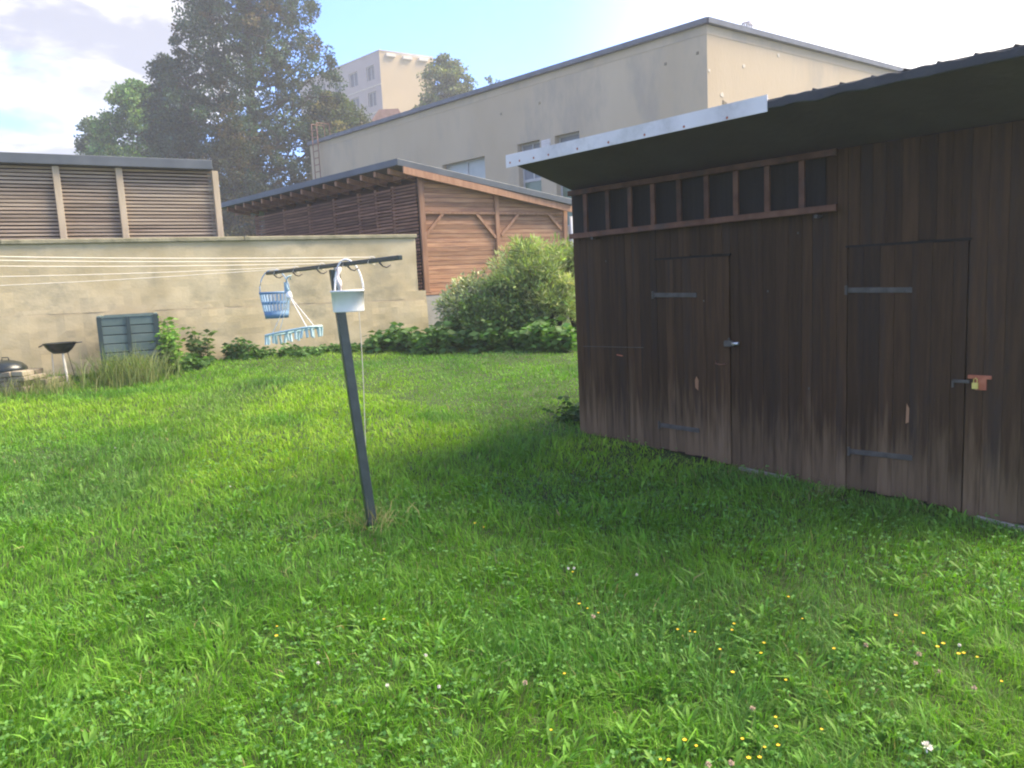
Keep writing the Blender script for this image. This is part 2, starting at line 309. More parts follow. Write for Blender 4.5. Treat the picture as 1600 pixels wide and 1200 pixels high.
# doors
def hinge(px0, px1, py0, py1, door):
    a0, z0 = SA(px0, py0, .04); a1, z1 = SA(px1, py1, .04); b = MB(); A = SP(a0, z0, .036); B = SP(a1, z1, .036); D = (B-A)/2
    b.box((A+B)/2, D, NO*.004, ZU*.017)
    for t in (.08, .35, .62, .9): b.box(A+(B-A)*t+NO*.006, U*.006, NO*.003, ZU*.006)
    b.tube([A-ZU*.03+NO*.004, A+ZU*.03+NO*.004], .011, 8)
    b.build('hinge', M['grey_iron'], door, bevel=.002)
for (a0, a1, hs, nm) in ((d1a, d1b, ((1020, 1088, 461, 461), (1030, 1092, 664, 673)), 'left'), (d2a, d2b, ((1322, 1425, 453.5, 453), (1326, 1425, 705, 716)), 'right')):
    dr = empty('door', SP(a0, gz(a0)), None, None)
    dr.location = V3(dr.location)-wloc(shed); dr.parent = shed
    dr['label'] = 'narrower plank door further from the camera' if nm == 'left' else 'wider plank door nearer the camera'
    runp(a0+.006, a1-.006, lambda a: foot(a)+.025, DZ-.004, dr, .008, .10)
    for h in hs: hinge(h[0], h[1], h[2], h[3], dr)
    MB().box(SP((a0+a1)/2, DZ+.004, .030), U*((a1-a0)/2+.01), NO*.006, ZU*.007).build('drip_strip', M['black'], dr)
    MB().box(SP(a1, (DZ+gz(a1))/2, .003), U*.005, NO*.002, ZU*((DZ-gz(a1))/2)).build('door_gap', M['black'], dr)
    if nm == 'left':
        a, z = SA(1138, 537, .05); b = MB(); b.box(SP(a, z, .045), U*.035, NO*.012, ZU*.022).box(SP(a, z+.03, .04), U*.008, NO*.006, ZU*.012)
        b.build('hasp', M['grey_iron'], dr, bevel=.003)
        MB().tube([SP(a+.035, z, .055), SP(a+.085, z+.004, .055)], .013, 10).build('padlock', M['steel'], dr, True)
        a, z = SA(1126, 569, .05); MB().tube([SP(a-.045, z+.022, .036), SP(a-.04, z+.004, .055), SP(a, z-.002, .06), SP(a+.03, z, .055), SP(a+.035, z+.006, .036)], .005, 6).build('door_handle', M['ladder'], dr, True)
        a, z = SA(1088, 600, .04); MB().quadprism([SP(a-.012, z-.03, .035), SP(a+.014, z-.05, .035), SP(a+.018, z+.03, .035), SP(a, z+.06, .035), SP(a-.014, z+.03, .035)], NO*.002).build('bare_wood_patch', M['larch_post'], dr)
    else:
        a, z = SA(1501, 596, .05); MB().box(SP(a, z, .042), U*.045, NO*.005, ZU*.010).box(SP(a-.045, z-.018, .042), U*.006, NO*.005, ZU*.022).build('hasp', M['grey_iron'], dr, bevel=.002)
        a, z = SA(1417, 650, .04); MB().quadprism([SP(a-.008, z-.05, .035), SP(a+.01, z-.04, .035), SP(a+.012, z+.05, .035), SP(a-.004, z+.08, .035)], NO*.002).build('bare_wood_patch', M['larch_post'], dr)
a, z = SA(1528, 598, .05)
b = MB(); b.box(SP(a+.005, z+.032, .036), U*.062, NO*.008, ZU*.011, 0).box(SP(a+.012, z-.01, .036), U*.03, NO*.008, ZU*.036, 0)
lp = b.build('lock_plate', M['rust'], shed, bevel=.003)
b = MB(); b.box(SP(a-.012, z-.018, .056), U*.016, NO*.011, ZU*.018); b.tube([SP(a-.021, z, .056), SP(a-.021, z+.02, .056), SP(a-.012, z+.028, .056), SP(a-.003, z+.02, .056), SP(a-.003, z, .056)], .0035, 6)
b.build('padlock', M['brass'], shed, bevel=.002)
# nail lines, small screws, sticks
a0, z0 = SA(912, 541, .03); a1, z1 = SA(1006, 543, .03); MB().tube([SP(a0, z0, .034), SP(a1, z1, .034)], .003, 5).build('wire', M['grey_iron'], shed)
a, z = SA(969, 555, .03); MB().tube([SP(a-.03, z+.004, .036), SP(a+.03, z-.004, .036)], .005, 5).build('nail', M['rust'], shed)
for (px, py) in ((1247, 364), (1264, 607), (947, 408), (1100, 470), (1200, 455)):
    a, z = SA(px, py, .03); MB().box(SP(a, z, .032), U*.005, NO*.003, ZU*.007).build('nail_head', M['grey_iron'], shed)
# foundation strip
b = MB(); pts0 = []
for i in range(10):
    aa = SL*i/9; aa2 = SL*(i+1)/9 if i < 9 else SL
    if i < 9: b.quadprism([SP(aa, gz(aa)-.2, -.05), SP(aa2, gz(aa2)-.2, -.05), SP(aa2, gz(aa2, .02)+(.018 if i > 7 or i == 4 else -.02), -.05), SP(aa, gz(aa, .02)+(.018 if i > 7 or i == 4 else -.02), -.05)], NO*.10)
b.build('foundation', M['plinth'], shed)
# roof with overhang; front edge at d=.75
RD = .75; ZF = 2.69; A0 = -.01; aw = SA(1201, 168, RD)[0]
sl_ = (ZF-ZW-.005)/RD
def RP(a, d, h=0.): return SP(a, ZF-(RD-d)*sl_+h, d)
b = MB(); b.quadprism([RP(A0, RD), RP(SL+.15, RD), RP(SL+.15, -2.7), RP(A0, -2.7)], ZU*.03); b.build('roof_deck', M['soffit'], shed)
b = MB(); b.quadprism([RP(A0-.01, RD+.008, .033), RP(SL+.16, RD+.008, .033), RP(SL+.16, -2.75, .033), RP(A0-.01, -2.75, .033)], ZU*.014); b.build('roof_felt', M['felt'], shed)
n = 80; b = MB()
for i in range(n+1):
    a = aw+.004+(SL+.15-aw)*i/n; up = .044+.010*noise.noise((a*3, 0, 0))+.014*noise.noise((a*11, 2, 0)); dn = -.012+.012*noise.noise((a*7, 5, 0))
    cur = [RP(a, RD+.009, dn), RP(a, RD+.020, dn+.004), RP(a, RD+.022, up-.008), RP(a, RD+.012, up), RP(a, RD-.25, up-.004)]
    k_ = len(b.v); b.v += [tuple(p_) for p_ in cur]
    if i:
        for q_ in range(4): b.f.append((k_-5+q_, k_+q_, k_+q_+1, k_-4+q_)); b.k.append(0)
for px_ in (1275, 1318, 1367, 1418, 1470, 1528, 1590):
    a, _ = SA(px_, 120, RD); b.tube([RP(a-.05, RD-.04, .036), RP(a-.01, RD+.014, .050), RP(a+.035, RD, .040)], [.003, .006, .002], 6)
b.build('felt_edge', M['felt'], shed)
MB().box(SP((A0+2.24)/2+.012, 2.295, .034), U*(2.2/2), NO*.003, ZU*.185).build('shade_panel', M['soffit_shade'], shed)  # added sheet behind the ladder, its dark colour paints the overhang's shade
fa = MB().quadprism([RP(A0-.02, RD+.011, -.045), RP(aw, RD+.011, -.022), RP(aw, RD+.011, .075), RP(A0-.02, RD+.011, .05)], NO*.006)
fa.quadprism([RP(A0-.02, RD-.09, .052), RP(aw, RD-.09, .052), RP(aw, RD+.011, .052), RP(A0-.02, RD+.011, .052)], ZU*.004)
fo = fa.build('fascia', M['white_metal'], shed)
for t in (.012, .06, .13, .2, .33, .46, .6, .74, .88):
    MB().lathe((0, 0, 0), [(.0, .004), (.007, .003), (.009, 0)], 8).build('screw', M['rust'], fo)
    s_ = fo.children[-1]; s_.rotation_euler = Vector(NO).to_track_quat('Z', 'Y').to_euler(); s_.location = RP(A0+(aw-A0)*t, RD+.019, -.012)-wloc(fo)
# ladder on the wall
lad = empty('wall_ladder', SP(1.1, 2.11, .06), 'long reddish brown ladder hung sideways under the roof of the dark shed', 'ladder')
la0, zt0 = SA(888, 303, .09); la1, zt1 = SA(1308, 237, .09); _, zb0 = SA(888, 370, .09); _, zb1 = SA(1308, 324, .09)
for (z0, z1) in ((zt0, zt1), (zb0, zb1)):
    A = SP(la0, z0, .09); B = SP(la1, z1, .09); MB().box((A+B)/2, (B-A)/2, NO*.014, ZU*.022).build('rail', M['ladder'], lad, bevel=.004)
for px in (914, 949, 984, 1020, 1061, 1104, 1150, 1199, 1253):
    a, _ = SA(px, 300, .09); t = (a-la0)/(la1-la0); zb = zb0+(zb1-zb0)*t+.023; zt = zt0+(zt1-zt0)*t-.023
    MB().box(SP(a, (zb+zt)/2, .09), U*.020, NO*.010, ZU*(zt-zb)/2).build('rung', M['ladder'], lad, bevel=.003)
for px in (930, 1280):
    a, z = SA(px, 350, .05); MB().box(SP(a, zb0-.03, .065), U*.012, NO*.04, ZU*.01).build('hook', M['grey_iron'], lad)

# ------------------------------------------------------------------ concrete wall
WA = np.array([-7.313, 11.362, 0]); WB = np.array([-1.667, 14.5, 0]); WU = (WB-WA)/np.linalg.norm(WB-WA); WN = np.array([WU[1], -WU[0], 0]); WL = np.linalg.norm(WB-WA); WZ = 2.705
def WP(a, z, d=0.): p = WA+WU*a+WN*d; p = p.copy(); p[2] = z; return p
def WAof(px, py, d=0.): p = PP(px, py, WA+WN*d, WN); return float(np.dot(p-WA, WU)), float(p[2])
wall = empty('garden_wall', WP(3, tz(*WP(3, 0)[:2])), 'long beige weathered concrete wall behind the lawn on the left', 'wall')
zj0 = WAof(0, 497)[1]; aj, zj1 = WAof(655, 469)
def slab(a0, a1, zb, zt, d0, d1, name, mat, wob=0.):     # finely divided front face with slight unevenness
    nu = max(2, int((a1-a0)/.12)); b = MB(); nv = max(2, int((zt(0)-zb(0))/.12)+1)
    for i in range(nu+1):
        a = a0+(a1-a0)*i/nu
        for j in range(nv+1):
            z = zb(a)+(zt(a)-zb(a))*j/nv
            b.v.append(tuple(WP(a, z, d1+wob*(noise.noise((a*1.3, z*1.7, 3.3))+.4*noise.noise((a*5, z*5, 1)))+(random.uniform(-.003, .003)))))
    for i in range(nu):
        for j in range(nv): k = i*(nv+1)+j; b.f.append((k, k+nv+1, k+nv+2, k+1)); b.k.append(0)
    b.quadprism([WP(a0, zb(a0), d0), WP(a1, zb(a1), d0), WP(a1, zb(a1), d1-.03), WP(a0, zb(a0), d1-.03)], ZU*(zt(a0)-zb(a0)))
    # close the gap at the end
    b.quadprism([WP(a1, zb(a1), d1-.03), WP(a1, zb(a1), d1-.004), WP(a1, zt(a1), d1-.004), WP(a1, zt(a1), d1-.03)], -WU*.02)
    return b.build(name, mat, wall)
zj = lambda a: zj0+(zj1-zj0)*(a)/WL
slab(-5, WL, lambda a: zj(a)+.022+.01*noise.noise((a*2.2, 0, 7)), lambda a: WZ-.07, -.25, 0, 'wall_body', M['concrete'], .012)
slab(-5, WL+.15, lambda a: .2, lambda a: zj(a)+.012*noise.noise((a*1.1, 3, 7)), -.27, .03, 'wall_base', M['concrete'], .02)
MB().quadprism([WP(-5, zj(-5)-.05, -.2), WP(WL-.01, zj(WL)-.05, -.2), WP(WL-.01, zj(WL)-.05, -.05), WP(-5, zj(-5)-.05, -.05)], ZU*.14).build('wall_core', M['bindark'], wall)
for (s0, s1) in ((-5, 0), (0, 3.4), (3.4, WL+.03)):
    b = MB().quadprism([WP(s0+.003, WZ-.068, -.29), WP(s1-.003, WZ-.068, -.29), WP(s1-.003, WZ-.068, .045), WP(s0+.003, WZ-.068, .045)], ZU*.068); b.build('coping', M['coping'], wall, bevel=.012)
# plinth to the right, under the barn
# ------------------------------------------------------------------ left slatted building
LR = PY(331, 250, 13.7); LZ = LR[2]; LLp = PZ(0, 237, LZ); LU = (LR-LLp); LU[2] = 0; LU /= np.linalg.norm(LU); LN = np.array([LU[1], -LU[0], 0])
def LP(a, z, d=0.): p = LR+LU*a+LN*d; p = p.copy(); p[2] = z; return p
lb = empty('slatted_shed', LP(-3, .9), 'greying slatted timber building with flat grey roof behind the wall at left', 'shed')
MB().quadprism([LP(-8, LZ-.16, .0), LP(0, LZ-.16, .0), LP(0, LZ-.16, -4), LP(-8, LZ-.16, -4)], ZU*.16).build('roof', M['roofgrey'], lb, bevel=.01)
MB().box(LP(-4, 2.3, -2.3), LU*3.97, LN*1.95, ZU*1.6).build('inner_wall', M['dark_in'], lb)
pa = [float(np.dot(PP(x, 300, LP(0, 0, -.12), LN)-LR, LU)) for x in (91, 189, 338)]
zt_ = LZ-.17; pit = .058; nrow = 40
edges = [-8, -5.2, -3.6] + pa
for s0, s1 in zip(edges[:-1], edges[1:]):
    if s1-s0 < .1: continue
    for r_ in range(nrow):
        z = zt_-.02-pit*r_
        if z < 2.2: break
        o = MB().box(LP((s0+s1)/2, z, -.19+random.uniform(-.004, .004)), LU*((s1-s0)/2-.05), LN*.016, ZU*(.0185+random.uniform(-.002, .002))).build('slat', M['slat_grey'], lb)
        o.rotation_euler = (0, 0, 0)
for k, s0 in enumerate(edges[1:]):
    MB().box(LP(s0, (zt_+2.2)/2, -.13), LU*.05, LN*.05, ZU*(zt_-2.2)/2).build('post', M['post_pale'], lb, bevel=.005)
# ------------------------------------------------------------------ barn with gable
BC = PY(655, 330, 15.3); ZB = BC[2]; BR = PZ(882, 332, ZB); R1 = PY(620, 247, 14.9); R2 = PZ(340, 318, R1[2]); R3 = PY(896, 311, 17.0)
GU = BR-BC; GU[2] = 0; GL = np.linalg.norm(GU); GU /= GL; GN = np.array([GU[1], -GU[0], 0]); QU = R2-R1; QL = np.linalg.norm(QU); QU /= QL; QN = np.array([-QU[1], QU[0], 0])
pn = np.cross(R2-R1, R3-R1)
def rz(p): return R1[2]-(pn[0]*(p[0]-R1[0])+pn[1]*(p[1]-R1[1]))/pn[2]
def GP(a, z, d=0.): p = BC+GU*a+GN*d; p = p.copy(); p[2] = z; return p
def QP(a, z, d=0.): p = BC+QU*a+QN*d; p = p.copy(); p[2] = z; return p
ZS = PY(665, 457, 15.3)[2]
barn = empty('timber_barn', GP(1.7, .9), 'reddish larch timber barn with slatted side and sloping grey roof, left of the dark shed', 'barn')
MB().quadprism([R1-ZU*.13, R3-ZU*.13, R3+R2-R1-ZU*.13, R2-ZU*.13], ZU*.13).build('roof', M['roofgrey'], barn, bevel=.01)
# orange verge board under the roof along the gable
va = GP(-.38, 0, .22); vb = GP(GL+.1, 0, .22)
va[2] = rz(va)-.138; vb[2] = rz(vb)-.138
MB().quadprism([va-ZU*.13, vb-ZU*.13, vb, va], -GN*.04).build('verge_board', M['larch_post'], barn)
zg = lambda a: rz(GP(a, 0, 0))-.15
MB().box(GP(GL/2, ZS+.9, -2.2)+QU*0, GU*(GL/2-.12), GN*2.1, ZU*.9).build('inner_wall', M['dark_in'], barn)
mid = float(np.dot(PP(777, 380, BC, GN)-BC, GU)); bh = .088
z = ZS
while z < zg(0)-.02:
    for (a0, a1) in ((.06, mid), (mid, GL-.04)):
        top = z+bh-.006; e = a1
        lim = lambda a: zg(a)
        if z+.01 >= lim(a0): continue
        if lim(a1) >= top: pts = [(a0, z), (a1, z), (a1, top), (a0, top)]
        else:
            s_ = (zg(a1)-zg(a0))/(a1-a0); at = a0+(top-zg(a0))/s_ if top < zg(a0) else a0; ab = min(a1, a0+(z-zg(a0))/s_)
            pts = [(a0, z), (ab, z)]
            if ab >= a1-.001: pts.append((a1, zg(a1)))
            if top < zg(a0): pts += [(at, top), (a0, top)]
            else: pts += [(a0, zg(a0))]
        dj = random.uniform(-.004, .004)
        MB().quadprism([GP(p[0]+(.003 if p[0] == a0 else -.003), p[1], dj-.02) for p in pts], GN*.022).build('board', M['larch'], barn)
    z += bh
def beam(p, q_, w, t, name='brace', mat='larch_post', dd=.02):
    A = GP(p[0], p[1], dd+t/2); B = GP(q_[0], q_[1], dd+t/2); d = (B-A); l_ = np.linalg.norm(d); d /= l_; s_ = np.cross(d, GN)
    MB().box((A+B)/2, d*l_/2, s_*w/2, GN*t/2).build(name, M[mat], barn, bevel=.004)
def ga(px, py): p = PP(px, py, BC+GN*.03, GN); return float(np.dot(p-BC, GU)), float(p[2])
beam((0.04, ZS), (0.04, zg(0)), .11, .055, 'post'); beam((mid, ZS), (mid, zg(mid)-.02), .09, .045, 'post'); beam((GL-.03, ZS), (GL-.03, zg(GL)-.02), .10, .055, 'post')
beam((.1, ZB-.03), (mid-.05, ZB-.03), .055, .04, 'beam'); beam((mid+.05, ZB-.03), (GL-.09, ZB-.03), .055, .04, 'beam')
for p, q_ in (((665, 368), (691, 334)), ((744, 334), (775, 372)), ((783, 368), (809, 335)), ((856, 334), (876, 358))): beam(ga(*p), ga(*q_), .06, .036)
beam((-.02, ZS-.03), (GL, ZS-.03), .05, .05, 'sill_beam')
zpl = ZS-.06
MB().quadprism([GP(-.25, .2, .06), GP(GL+1.2, .2, .06), GP(GL+1.2, zpl, .06), GP(-.25, zpl, .06)], -GN*.4).build('plinth', M['plinth'], barn, bevel=.01)
MB().quadprism([QP(.4, .2, .0), QP(7, .2, .0), QP(7, zpl, .0), QP(.4, zpl, .0)], -QN*.3).build('side_plinth', M['plinth'], barn)
# white pipe by the right corner of the gable
MB().tube([GP(GL+.12, 1.2, .1), GP(GL+.12, 3.1, .1)], .05, 10).build('downpipe', M['white'], barn, True)
# slats on the long left side
zq = lambda a: rz(QP(a, 0))-.30
pit = .066; bays = [0.03, .85, 1.45, 2.1, 3.1, 4.2, 5.4, 6.9]
for s0, s1 in zip(bays[:-1], bays[1:]):
    z = ZS+.05 if s0 < .5 else 2.3
    while z < zq(s0)-.03:
        MB().box(QP((s0+s1)/2, z, .02+random.uniform(-.006, .006)), QU*((s1-s0)/2-.004), QN*.013, ZU*(.0215+random.uniform(-.003, .003))).build('slat', M['slat'], barn)
        z += pit if s0 < 3 else pit*1.0
for s0 in bays[1:]: MB().box(QP(s0, (zq(s0)+2.0)/2, -.03), QU*.04, QN*.03, ZU*(zq(s0)-2.0)/2).build('post', M['larch_post'], barn)
MB().box(QP(3.5, 2.8, -.35), QU*3.4, QN*.1, ZU*1.3).build('side_backing', M['back_wood'], barn)
k = .35
while k < 7.9:       # rafter ends under the eave
    p = R1+QU*k; p2 = p-QN*.0; inn = -QN
    A = p+inn*.04; B = p+inn*.65; A[2] = rz(A)-.185; B[2] = rz(B)-.185
    MB().box((A+B)/2, (B-A)/2, QU*.035, ZU*.05).build('rafter', M['larch_post'], barn); k += .48
MB().quadprism([R1+QU*.0-QN*.45-ZU*.30, R2-QN*.45-ZU*.30, R2-QN*.45-ZU*.14, R1-QN*.45-ZU*.14], -QN*.03).build('eave_board', M['slat'], barn)

# ------------------------------------------------------------------ buildings
def facade(name, O, u, n, Lg, H, openings, mat, parent, rev=.25):
    """wall face in the plane through O, pierced by (a0,a1,z0,z1) openings, with reveals"""
    As = sorted({0, Lg, *[o[0] for o in openings], *[o[1] for o in openings]}); Zs = sorted({0, H, *[o[2] for o in openings], *[o[3] for o in openings]})
    b = MB(); P = lambda a, z, d=0: O+u*a+n*d+ZU*z
    for a0, a1 in zip(As[:-1], As[1:]):
        for z0, z1 in zip(Zs[:-1], Zs[1:]):
            if any(o[0] <= a0 and a1 <= o[1] and o[2] <= z0 and z1 <= o[3] for o in openings): continue
            s = len(b.v); b.v += [tuple(P(a0, z0)), tuple(P(a1, z0)), tuple(P(a1, z1)), tuple(P(a0, z1))]; b.f.append((s, s+1, s+2, s+3)); b.k.append(0)
    for (a0, a1, z0, z1) in openings:
        for (p, q_) in (((a0, z0), (a1, z0)), ((a1, z0), (a1, z1)), ((a1, z1), (a0, z1)), ((a0, z1), (a0, z0))):
            s = len(b.v); b.v += [tuple(P(*p)), tuple(P(*q_)), tuple(P(*q_, -rev)), tuple(P(*p, -rev))]; b.f.append((s, s+1, s+2, s+3)); b.k.append(0)
    return b.build(name, mat, parent), P
def window(P, o, parent, pane='glass', mull=1, rev=.25, fw_=.05, panes=None):
    a0, a1, z0, z1 = o; b = MB(); d = -rev+.03; ux = P(1, 0)-P(0, 0); nn = P(0, 0, 1)-P(0, 0)
    xs_ = [a0+(a1-a0)*i/(mull+1) for i in range(mull+2)]
    for x_ in xs_:
        c = min(max(x_, a0+fw_/2), a1-fw_/2); b.box(P(c, (z0+z1)/2, d), ux*fw_/2, nn*.03, ZU*(z1-z0)/2)
    for z_ in (z0+fw_/2, z1-fw_/2): b.box(P((a0+a1)/2, z_, d-.004), ux*(a1-a0)/2, nn*.028, ZU*fw_/2)
    w = b.build('window', M['frame'], parent)
    for i in range(mull+1):
        pm = panes[i] if panes else pane
        MB().box(P((xs_[i]+xs_[i+1])/2, (z0+z1)/2, d-.02), ux*((xs_[i+1]-xs_[i])/2), nn*.004, ZU*(z1-z0)/2).build('pane', M[pm], w)
    return w
# long rendered hall
HK = PY(1104, 33, 24.); HZ = HK[2]; HL = PZ(484, 225, HZ); HR = PZ(1430, 117, HZ); HR = HK+(HR-HK)*1.5
hall = empty('rendered_hall', (HK[0], HK[1], .9), 'long beige rendered hall with flat roof and few recessed windows behind the barn', 'building')
hu = HL-HK; hl = np.linalg.norm(hu); hu /= hl; hn = np.array([-hu[1], hu[0], 0]); hn = hn if np.dot(hn, -HK) > 0 else -hn
Ob = np.array([HK[0], HK[1], 0.])
def ha(px, py): p = PP(px, py, Ob, hn); return float(np.dot(p-Ob, hu)), float(p[2])
def hopen(x0, x1, xt, yt, zb): a0 = ha(x1, yt)[0]; a1 = ha(x0, yt)[0]; return (min(a0, a1), max(a0, a1), zb, ha(xt, yt)[1])
o1 = hopen(690, 757, 755, 244, ha(757, 244)[1]-1.7); zt2 = ha(843, 218)[1]; o2 = hopen(808, 843, 843, 218, zt2-3.2); o3 = hopen(866, 905, 905, 204, zt2-3.2)
front, PF = facade('front_wall', Ob, hu, hn, hl, HZ, [o1, o2, o3], M['render'], hall, .3)
window(PF, o1, hall, 'frosted', 1, .3); window(PF, (o2[0], o2[1], o2[3]-1.35, o2[3]), hall, 'blind', 1, .3); window(PF, (o2[0], o2[1], o2[2], o2[3]-1.351), hall, 'greenglass', 0, .3)
window(PF, (o3[0], o3[1], o3[3]-1.35, o3[3]), hall, 'blind', 0, .3); window(PF, (o3[0], o3[1], o3[2], o3[3]-1.351), hall, 'greenglass', 0, .3)
g0, g1 = ha(861, 240)[0], ha(847, 240)[0]; zt3 = ha(855, 218)[1]; zb3 = ha(855, 241)[1]
lv = MB(); lv.box(PF((g0+g1)/2, (zt3+zb3)/2, .01), hu*(g1-g0)/2, hn*.012, ZU*(zt3-zb3)/2); lvo = lv.build('vent_grille', M['white_metal'], hall)
for i in range(6): MB().box(PF((g0+g1)/2, zb3+(zt3-zb3)*(i+.5)/6, .035), hu*((g1-g0)/2-.02), hn*.015, ZU*.02).build('louvre', M['white_metal'], lvo)
hu2 = HR-HK; hl2 = np.linalg.norm(hu2); hu2 /= hl2; hn2 = np.array([hu2[1], -hu2[0], 0]); hn2 = hn2 if np.dot(hn2, -HK) > 0 else -hn2
facade('end_wall', Ob, hu2, hn2, hl2, HZ-.004, [], M['render'], hall)
MB().quadprism([HK-ZU*.3-(hn+hn2)*.1, HL-ZU*.3-hn*.1, HL+(HR-HK)-ZU*.3-hn*.1, HR-ZU*.3-hn2*.1], ZU*.28).build('roof', M['roofedge'], hall)
for (A, B, nn, w) in ((HK, HL, hn, hu), (HK, HR, hn2, hu2)):
    MB().quadprism([A-w*.1-ZU*.09, B-ZU*.09, B+ZU*.07, A-w*.1+ZU*.07], nn*.16).build('roof_edge', M['roofedge'], hall)
    MB().quadprism([A-ZU*.36, B-ZU*.34, B-ZU*.104, A-ZU*.104], nn*.012).build('edge_shadow_board', M['render'], hall)
bw = HL; MB().quadprism([np.array([HL[0], HL[1], 0])+hn*-.001, np.array([HL[0], HL[1], 0])+(HR-HK), HL-ZU*.02+(HR-HK), HL-ZU*.02], hu*-.2).build('far_wall', M['render'], hall)
# patches of broken render
for (px, py, s) in ((1128, 148, .10), (1133, 168, .22), (1162, 103, .07), (1108, 110, .05), (1216, 86, .07), (1146, 172, .05)):
    p = PP(px, py, Ob, hn2); b = MB(); r_ = [s*random.uniform(.6, 1.2) for _ in range(9)]
    b.quadprism([p+hu2*math.cos(t_*.698)*r_[t_]+ZU*math.sin(t_*.698)*r_[t_] for t_ in range(9)], hn2*.012); b.build('repair_patch', M['apt_trim'] if s < .15 else M['stone'], hall)
for (px, py) in ((783, 178), (843, 161), (1090, 83), (1040, 100)):
    p = PP(px, py, Ob, hn); MB().box(p, hu*.04, hn*.02, ZU*.04).build('fixing', M['stone'], hall)
# turbine ventilator on the roof
vb_ = PY(1167, 48, 27.); vz_ = HZ
tv = empty('roof_ventilator', (vb_[0], vb_[1], HZ-.02), 'round pale turbine ventilator on the roof edge of the beige hall', 'ventilator')
c_ = np.array([vb_[0], vb_[1], HZ-.02]); hh = PY(1167, 41, 27.)[2]-c_[2]
MB().lathe(c_, [(.10, 0), (.10, max(.05, hh-.15))], 14).build('neck', M['steel'], tv)
for i in range(14):
    t_ = 2*math.pi*i/14; e = np.array([math.cos(t_), math.sin(t_), 0]); f_ = np.array([-math.sin(t_), math.cos(t_), 0]); b = MB(); c2_ = c_+ZU*hh
    b.tube([c2_-ZU*.16+e*.07, c2_-ZU*.09+e*.16, c2_+e*.19, c2_+ZU*.1+e*.15, c2_+ZU*.17+e*.04], .022, 4); b.build('vane', M['white_metal'], tv)
# rusty ladder at its far end
pl = PP(494, 240, Ob+hn*.35, hn); rl = empty('roof_ladder', (pl[0], pl[1], 3.), 'rusty iron ladder with guard rails at the left end of the beige hall', 'ladder')
for dx in (-.24, .24):
    c_ = pl+hu*dx; MB().box((c_[0], c_[1], (9.9+3)/2), hu*.018, hn*.018, ZU*(9.9-3)/2).build('rail', M['rustiron'], rl)
    MB().tube([(c_[0], c_[1], 9.9), tuple(np.array([c_[0], c_[1], 9.9])-hn*.7), tuple(np.array([c_[0], c_[1], 9.0])-hn*.75)], .022, 6).build('guard_rail', M['rustiron'], rl)
zr = 3.3
while zr < 9.8: MB().box((pl[0], pl[1], zr), hu*.24, hn*.02, ZU*.02).build('rung', M['rustiron'], rl); zr += .33
# apartment block
AK = PY(592, 78, 90.); AZ_ = AK[2]; AL = PZ(522, 107, AZ_); AR = PZ(668, 88, AZ_); AL = AK+(AL-AK)*1.9; AR = AK+(AR-AK)*1.12
apt = empty('apartment_block', (AK[0], AK[1], .9), 'distant pale concrete apartment block with ochre end wall beyond the hall roof', 'building')
au = AL-AK; al_ = np.linalg.norm(au); au /= al_; an = np.array([-au[1], au[0], 0]); an = an if np.dot(an, -AK) > 0 else -an
Oa = np.array([AK[0], AK[1], 0.])
def aa_(px, py): p = PP(px, py, Oa, an); return float(np.dot(p-Oa, au)), float(p[2])
ops = []
c1a = (aa_(584.5, 110)[0], aa_(572, 110)[0]); c2a = (aa_(558.5, 120)[0], aa_(545, 120)[0]); ztop = aa_(584, 101)[1]; fl = 2.85
wh = 1.55
for k in range(9):
    z1 = ztop-fl*k
    if z1-wh < 1: break
    for c in (c1a, c2a, (c2a[0]+3.4, c2a[1]+3.4), (c2a[0]+6.8, c2a[1]+6.8)): ops.append((c[0], c[1], z1-wh, z1))
fr_, PA = facade('side_wall', Oa, au, an, al_, AZ_, ops, M['apt_side'], apt, .2)
for o in ops:
    if o[2] > 14: window(PA, o, apt, 'glass', 1, .2, .06)
    else: window(PA, o, apt, 'glass', 0, .2, .08)
au2 = AR-AK; al2 = np.linalg.norm(au2); au2 /= al2; an2 = np.array([-au2[1], au2[0], 0]); an2 = an2 if np.dot(an2, -AK) > 0 else -an2
facade('end_wall', Oa, au2, an2, al2, AZ_-.003, [], M['apt_end'], apt)
MB().quadprism([AK-ZU*.3, AL-ZU*.3, AL+AR-AK-ZU*.3, AR-ZU*.3], ZU*.35).build('roof', M['apt_trim'], apt)
for zf in [ztop+.55-fl*k for k in range(1, 8)]:
    MB().box(Oa+au*al_/2+ZU*zf+an*.02, au*al_/2, an*.03, ZU*.05).build('floor_joint', M['apt_trim'], apt)
for (x0, x1, y_) in ((602, 617, 86), (628, 643, 90.5), (653, 667, 93)):
    p = PP(x0, y_, Oa, an2); q_ = PP(x1, y_+1, Oa, an2); a0 = np.dot(p-Oa, au2); a1 = np.dot(q_-Oa, au2)
    MB().box(Oa+au2*(a0+a1)/2+ZU*p[2]+an2*.15, au2*(a1-a0)/2, an2*.15, ZU*.17).build('attic_vent', M['apt_trim'], apt, bevel=.03)
